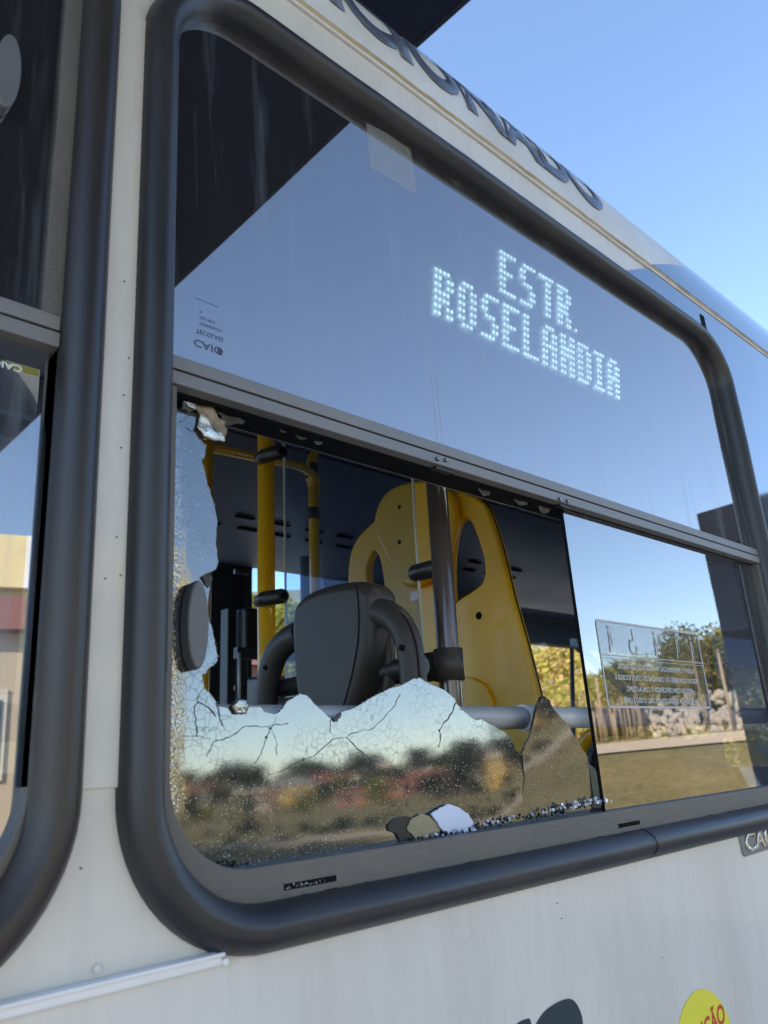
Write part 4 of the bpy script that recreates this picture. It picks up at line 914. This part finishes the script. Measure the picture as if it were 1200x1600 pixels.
local(s2, tube('edge_seam', spline([at_x(a, b, XY+.034) for a, b in ((738, 768), (762, 788), (778, 826), (791, 872), (806, 934), (827, 1008), (850, 1098), (874, 1200))], 5), .0014, 'groove', None, 6))
# next yellow seat, only its low handle shows
XZ = 1.75
s3 = thing('passenger_seat', 'yellow seat low behind the rail, only its curved handle showing beside the sliding pane', 'seat', (XZ, .3, ZC-.8))
loop_arm([(975, 1138), (950, 1140), (925, 1148), (910, 1165), (905, 1190), (906, 1230)], XZ, .013, 'yellow_shell', s3)
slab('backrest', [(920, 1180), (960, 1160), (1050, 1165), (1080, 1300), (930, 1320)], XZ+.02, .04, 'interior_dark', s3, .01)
cushion(s3, XZ+.06, .12, .50, 'yellow_shell', ZC-.42)
# poles
XP = .96
GP = 'grab poles'
yp = at_x(416, 870, XP)
pole1 = thing('grab_pole', 'yellow grab pole with two black knobs in the middle of the broken opening', 'grab pole', (yp.x, yp.y, ZC-.8))
local(pole1, tube('pole_tube', [(yp.x, yp.y, ZC-.8), (yp.x, yp.y, ZC+1.0)], .0185, 'yellow_pole', None, 24))
for py, r in ((722, .0155), (941, .0155)):
    p = at_x(411, py, XP); p.y = yp.y; c = local(pole1, tube('clamp_knob', [p+Vector((-.02, .0, -.002)), p+Vector((-.02, -.02, 0)), p+Vector((-.005, -.062, .0)), p+Vector((-.005, -.068, 0))], [r*.8, r, r, r*.82], 'black_plastic', None, 18))
    local(pole1, tube('knob_recess', [p+Vector((-.005, -.0682, 0)), p+Vector((-.005, -.0690, 0))], r*.5, 'groove', None, 12))
p = at_x(404, 1075, XP); local(pole1, box('foot_clamp', (yp.x-.03, yp.y-.03, p.z-.05), (yp.x+.03, yp.y+.03, p.z+.02), 'black_plastic', None, .008))
dp_ = at_x(694, 930, XP)
pole2 = thing('grab_pole', 'dark brown shiny grab pole clamped beside the yellow seat', 'grab pole', (dp_.x, dp_.y, ZC-.8))
local(pole2, tube('pole_tube', [(dp_.x, dp_.y, ZC-.8), (dp_.x, dp_.y, ZC+1.0)], .0178, 'dark_pole', None, 24))
p = at_x(690, 885, XP); p.y = dp_.y; local(pole2, tube('clamp_knob', [p+Vector((0, 0, 0)), p+Vector((0, .062, 0)), p+Vector((0, .068, 0))], [.0150, .0150, .012], 'black_plastic', None, 18))
p = at_x(694, 1040, XP); local(pole2, tube('clamp_collar', [(p.x, dp_.y, p.z-.025), (p.x, dp_.y, p.z+.025)], .0235, 'brown_shell', None, 20))
local(pole2, box('clamp_arm', (p.x-.012, dp_.y+.015, p.z-.022), (p.x+.012, dp_.y+.060, p.z+.024), 'brown_shell', None, .006))
for dz in (-.012, .0, .012):
    q = Vector((p.x-.0125, dp_.y+(.035 if dz == 0 else .048), p.z+dz)); local(pole2, tube('bolt', [q, q-Vector((.004, 0, 0))], .0040 if dz == 0 else .003, 'rail_alu' if dz == 0 else 'groove', None, 10))
local(pole2, tube('seat_bar', [(p.x, dp_.y+.055, p.z), (p.x-.03, dp_.y+.30, p.z)], .020, 'black_plastic', None, 14))
# clear screen held between the knobs
y0 = at_x(445, 800, XP).y; y1 = at_x(648, 800, XP).y
scr = tag(box('clear_screen', (XP-.002, y1, ZC-.3), (XP+.002, y0, ZC+.86), 'clear_sheet', None), 'clear plastic screen held by black knobs between the yellow and dark poles', 'screen')
MT['screen_edge'] = mat('screen_edge', (.55, .52, .42), .4)
for y in (y0, y1): o = local(scr, box('screen_edge', (XP-.0022, y-.0012, ZC-.3), (XP+.0022, y+.0012, ZC+.86), 'screen_edge', None))
# left yellow pole and the overhead rails
lpz = at_f(322, 740, 2.1)
pole3 = thing('grab_pole', 'yellow grab pole half hidden behind the left edge of the broken glass', 'grab pole', (lpz.x, lpz.y, ZC-.8))
local(pole3, tube('pole_tube', [(lpz.x, lpz.y, ZC-.8), (lpz.x, lpz.y, ZC+1.0)], .0185, 'yellow_pole', None, 20))
bp_ = at_f(490, 800, 2.7)
pole4 = thing('grab_pole', 'bent yellow grab pole in the dark aisle behind the clear screen', 'grab pole', (bp_.x, bp_.y, ZC-.8))
top_ = at_f(509, 700, 2.7); k1 = at_f(497, 735, 2.7); k2 = at_f(491, 770, 2.7); 
local(pole4, tube('pole_tube', spline([(bp_.x, bp_.y, ZC-.8), (bp_.x, bp_.y, k2.z-.05), (bp_.x+.01, bp_.y, k2.z), (k1.x, bp_.y, k1.z), (top_.x+.01, bp_.y, top_.z), (top_.x+.02, bp_.y, ZC+1.0)], 5), .0175, 'yellow_pole', None, 18))
local(pole4, tube('clamp_collar', [(k1.x+.004, bp_.y, k1.z-.02), (k1.x+.01, bp_.y, k1.z+.035)], .0225, 'brown_shell', None, 16))
q = at_f(488, 803, 2.7); local(pole4, tube('clamp_collar', [(bp_.x, bp_.y, q.z-.02), (bp_.x, bp_.y, q.z+.02)], .0205, 'brown_shell', None, 16))
rl = thing('overhead_rail', 'thin yellow overhead handrail crossing the dark ceiling', 'handrail', at_f(400, 715, 2.5))
local(rl, tube('rail_tube', spline([at_f(250, 690, 2.1), at_f(330, 700, 2.25), at_f(400, 714, 2.45), at_f(460, 726, 2.62), at_f(485, 738, 2.7), at_f(492, 752, 2.72)], 5), .0145, 'yellow_pole', None, 14))
# grey thin pole by the far window and the aisle posters
gp = at_f(478, 900, 3.0); pole5 = thing('grab_pole', 'thin grey pole beside the bent yellow pole near the far window', 'grab pole', (gp.x, gp.y, ZC-.8))
local(pole5, tube('pole_tube', [(gp.x, gp.y, ZC-.8), (gp.x, gp.y, at_f(478, 868, 3.0).z)], .022, 'interior_grey', None, 14))
def poster(name, px0, py0, px1, py1, Y, m, label, lines, lm='white_ink', head=None):
    a = at_y(px0, py0, Y); b = at_y(px1, py1, Y); zt, zb = max(a.z, b.z), min(a.z, b.z)
    o = tag(box(name, (a.x, Y-.003, zb), (b.x, Y, zt), m), label, 'notice')
    for (f0, f1, h, th) in lines: local(o, box('print_line', (a.x+(b.x-a.x)*f0, Y-.0045, zb+(zt-zb)*h), (a.x+(b.x-a.x)*f1, Y-.0032, zb+(zt-zb)*h+th), lm, None))
    return o, a, b, zb, zt
o, a, b, zb, zt = poster('notice', 498, 803, 552, 878, 2.1, 'poster', 'dark notice with a pale route map on the wall behind the clear screen', [(.45, .70, .80, .006), (.45, .62, .74, .006), (.3, .42, .30, .01)])
local(o, box('red_band', (a.x, 2.095, zt-.015), (b.x, 2.0965, zt-.003), 'red_ink', None))
mp = [(508, 812), (522, 806), (527, 830), (520, 850), (524, 862), (514, 876), (507, 868), (509, 845), (503, 835)]
local(o, prism('map_shape', [smooth2([(at_y(*p, 2.094).x, at_y(*p, 2.094).z) for p in mp], 3)], lambda x, z: Vector((x, 2.0935, z)), lambda x, z: Vector((x, 2.0945, z)), 'paper', None))
o, a, b, zb, zt = poster('notice', 790, 838, 905, 898, 2.3, 'poster', 'dark notice with faint rows of text high on the wall right of the yellow seat', [(.18, .38, .55, .006), (.18, .48, .42, .006), (.18, .36, .28, .006), (.55, .80, .66, .006), (.55, .84, .52, .006), (.55, .9, .38, .006), (.55, .78, .24, .006)], 'interior_grey')
local(o, box('red_band', (a.x, 2.295, zt+.01), (b.x, 2.2965, zt+.02), 'red_ink', None))
q = at_y(803, 795, 2.0); MT['red_lamp'] = mat('red_lamp', (.6, .02, .02), .3); tag(tube('indicator', [q, q+Vector((0, -.01, 0))], .012, 'red_lamp', None, 10), 'tiny red indicator on the dark ceiling right of the yellow seat', 'indicator')
tag(box('label_card', (at_y(428, 840, 2.2).x, 2.19, at_y(428, 864, 2.2).z), (at_y(436, 840, 2.2).x, 2.2, at_y(428, 840, 2.2).z), 'paper'), 'small pale card on the wall just right of the yellow pole', 'card')
# paper sheet inside the left window
q_ = -.024
r0 = wall_uv(62, 581, q_)[0]; v1_ = wall_uv(62, 578, q_)[1]; v0_ = wall_uv(50, 1085, q_)[1]
lf = tag(wall_box('route_sheet', -.22, v0_, r0, v1_, q_-.001, q_, 'white_ink'), 'white route sheet with grey header taped inside the left neighbouring window', 'sheet')
va = wall_uv(58, 652, q_)[1]
local(lf, wall_box('grey_header', -.22, va, r0-.001, v1_-.008, q_+.0002, q_+.0005, 'paper', None))
local(lf, wall_box('yellow_band', -.22, v1_-.0075, r0-.001, v1_-.0005, q_+.0002, q_+.0005, 'dull_yellow', None))
vb = wall_uv(54, 660, q_)[1]; vc = wall_uv(54, 692, q_)[1]
local(lf, wall_box('grey_box', r0-.055, vc, r0-.006, vb, q_+.0002, q_+.0005, 'interior_grey', None))

print('objects', len(bpy.data.objects), 'polys', sum(len(o.data.polygons) for o in bpy.data.objects if o.type == 'MESH'))
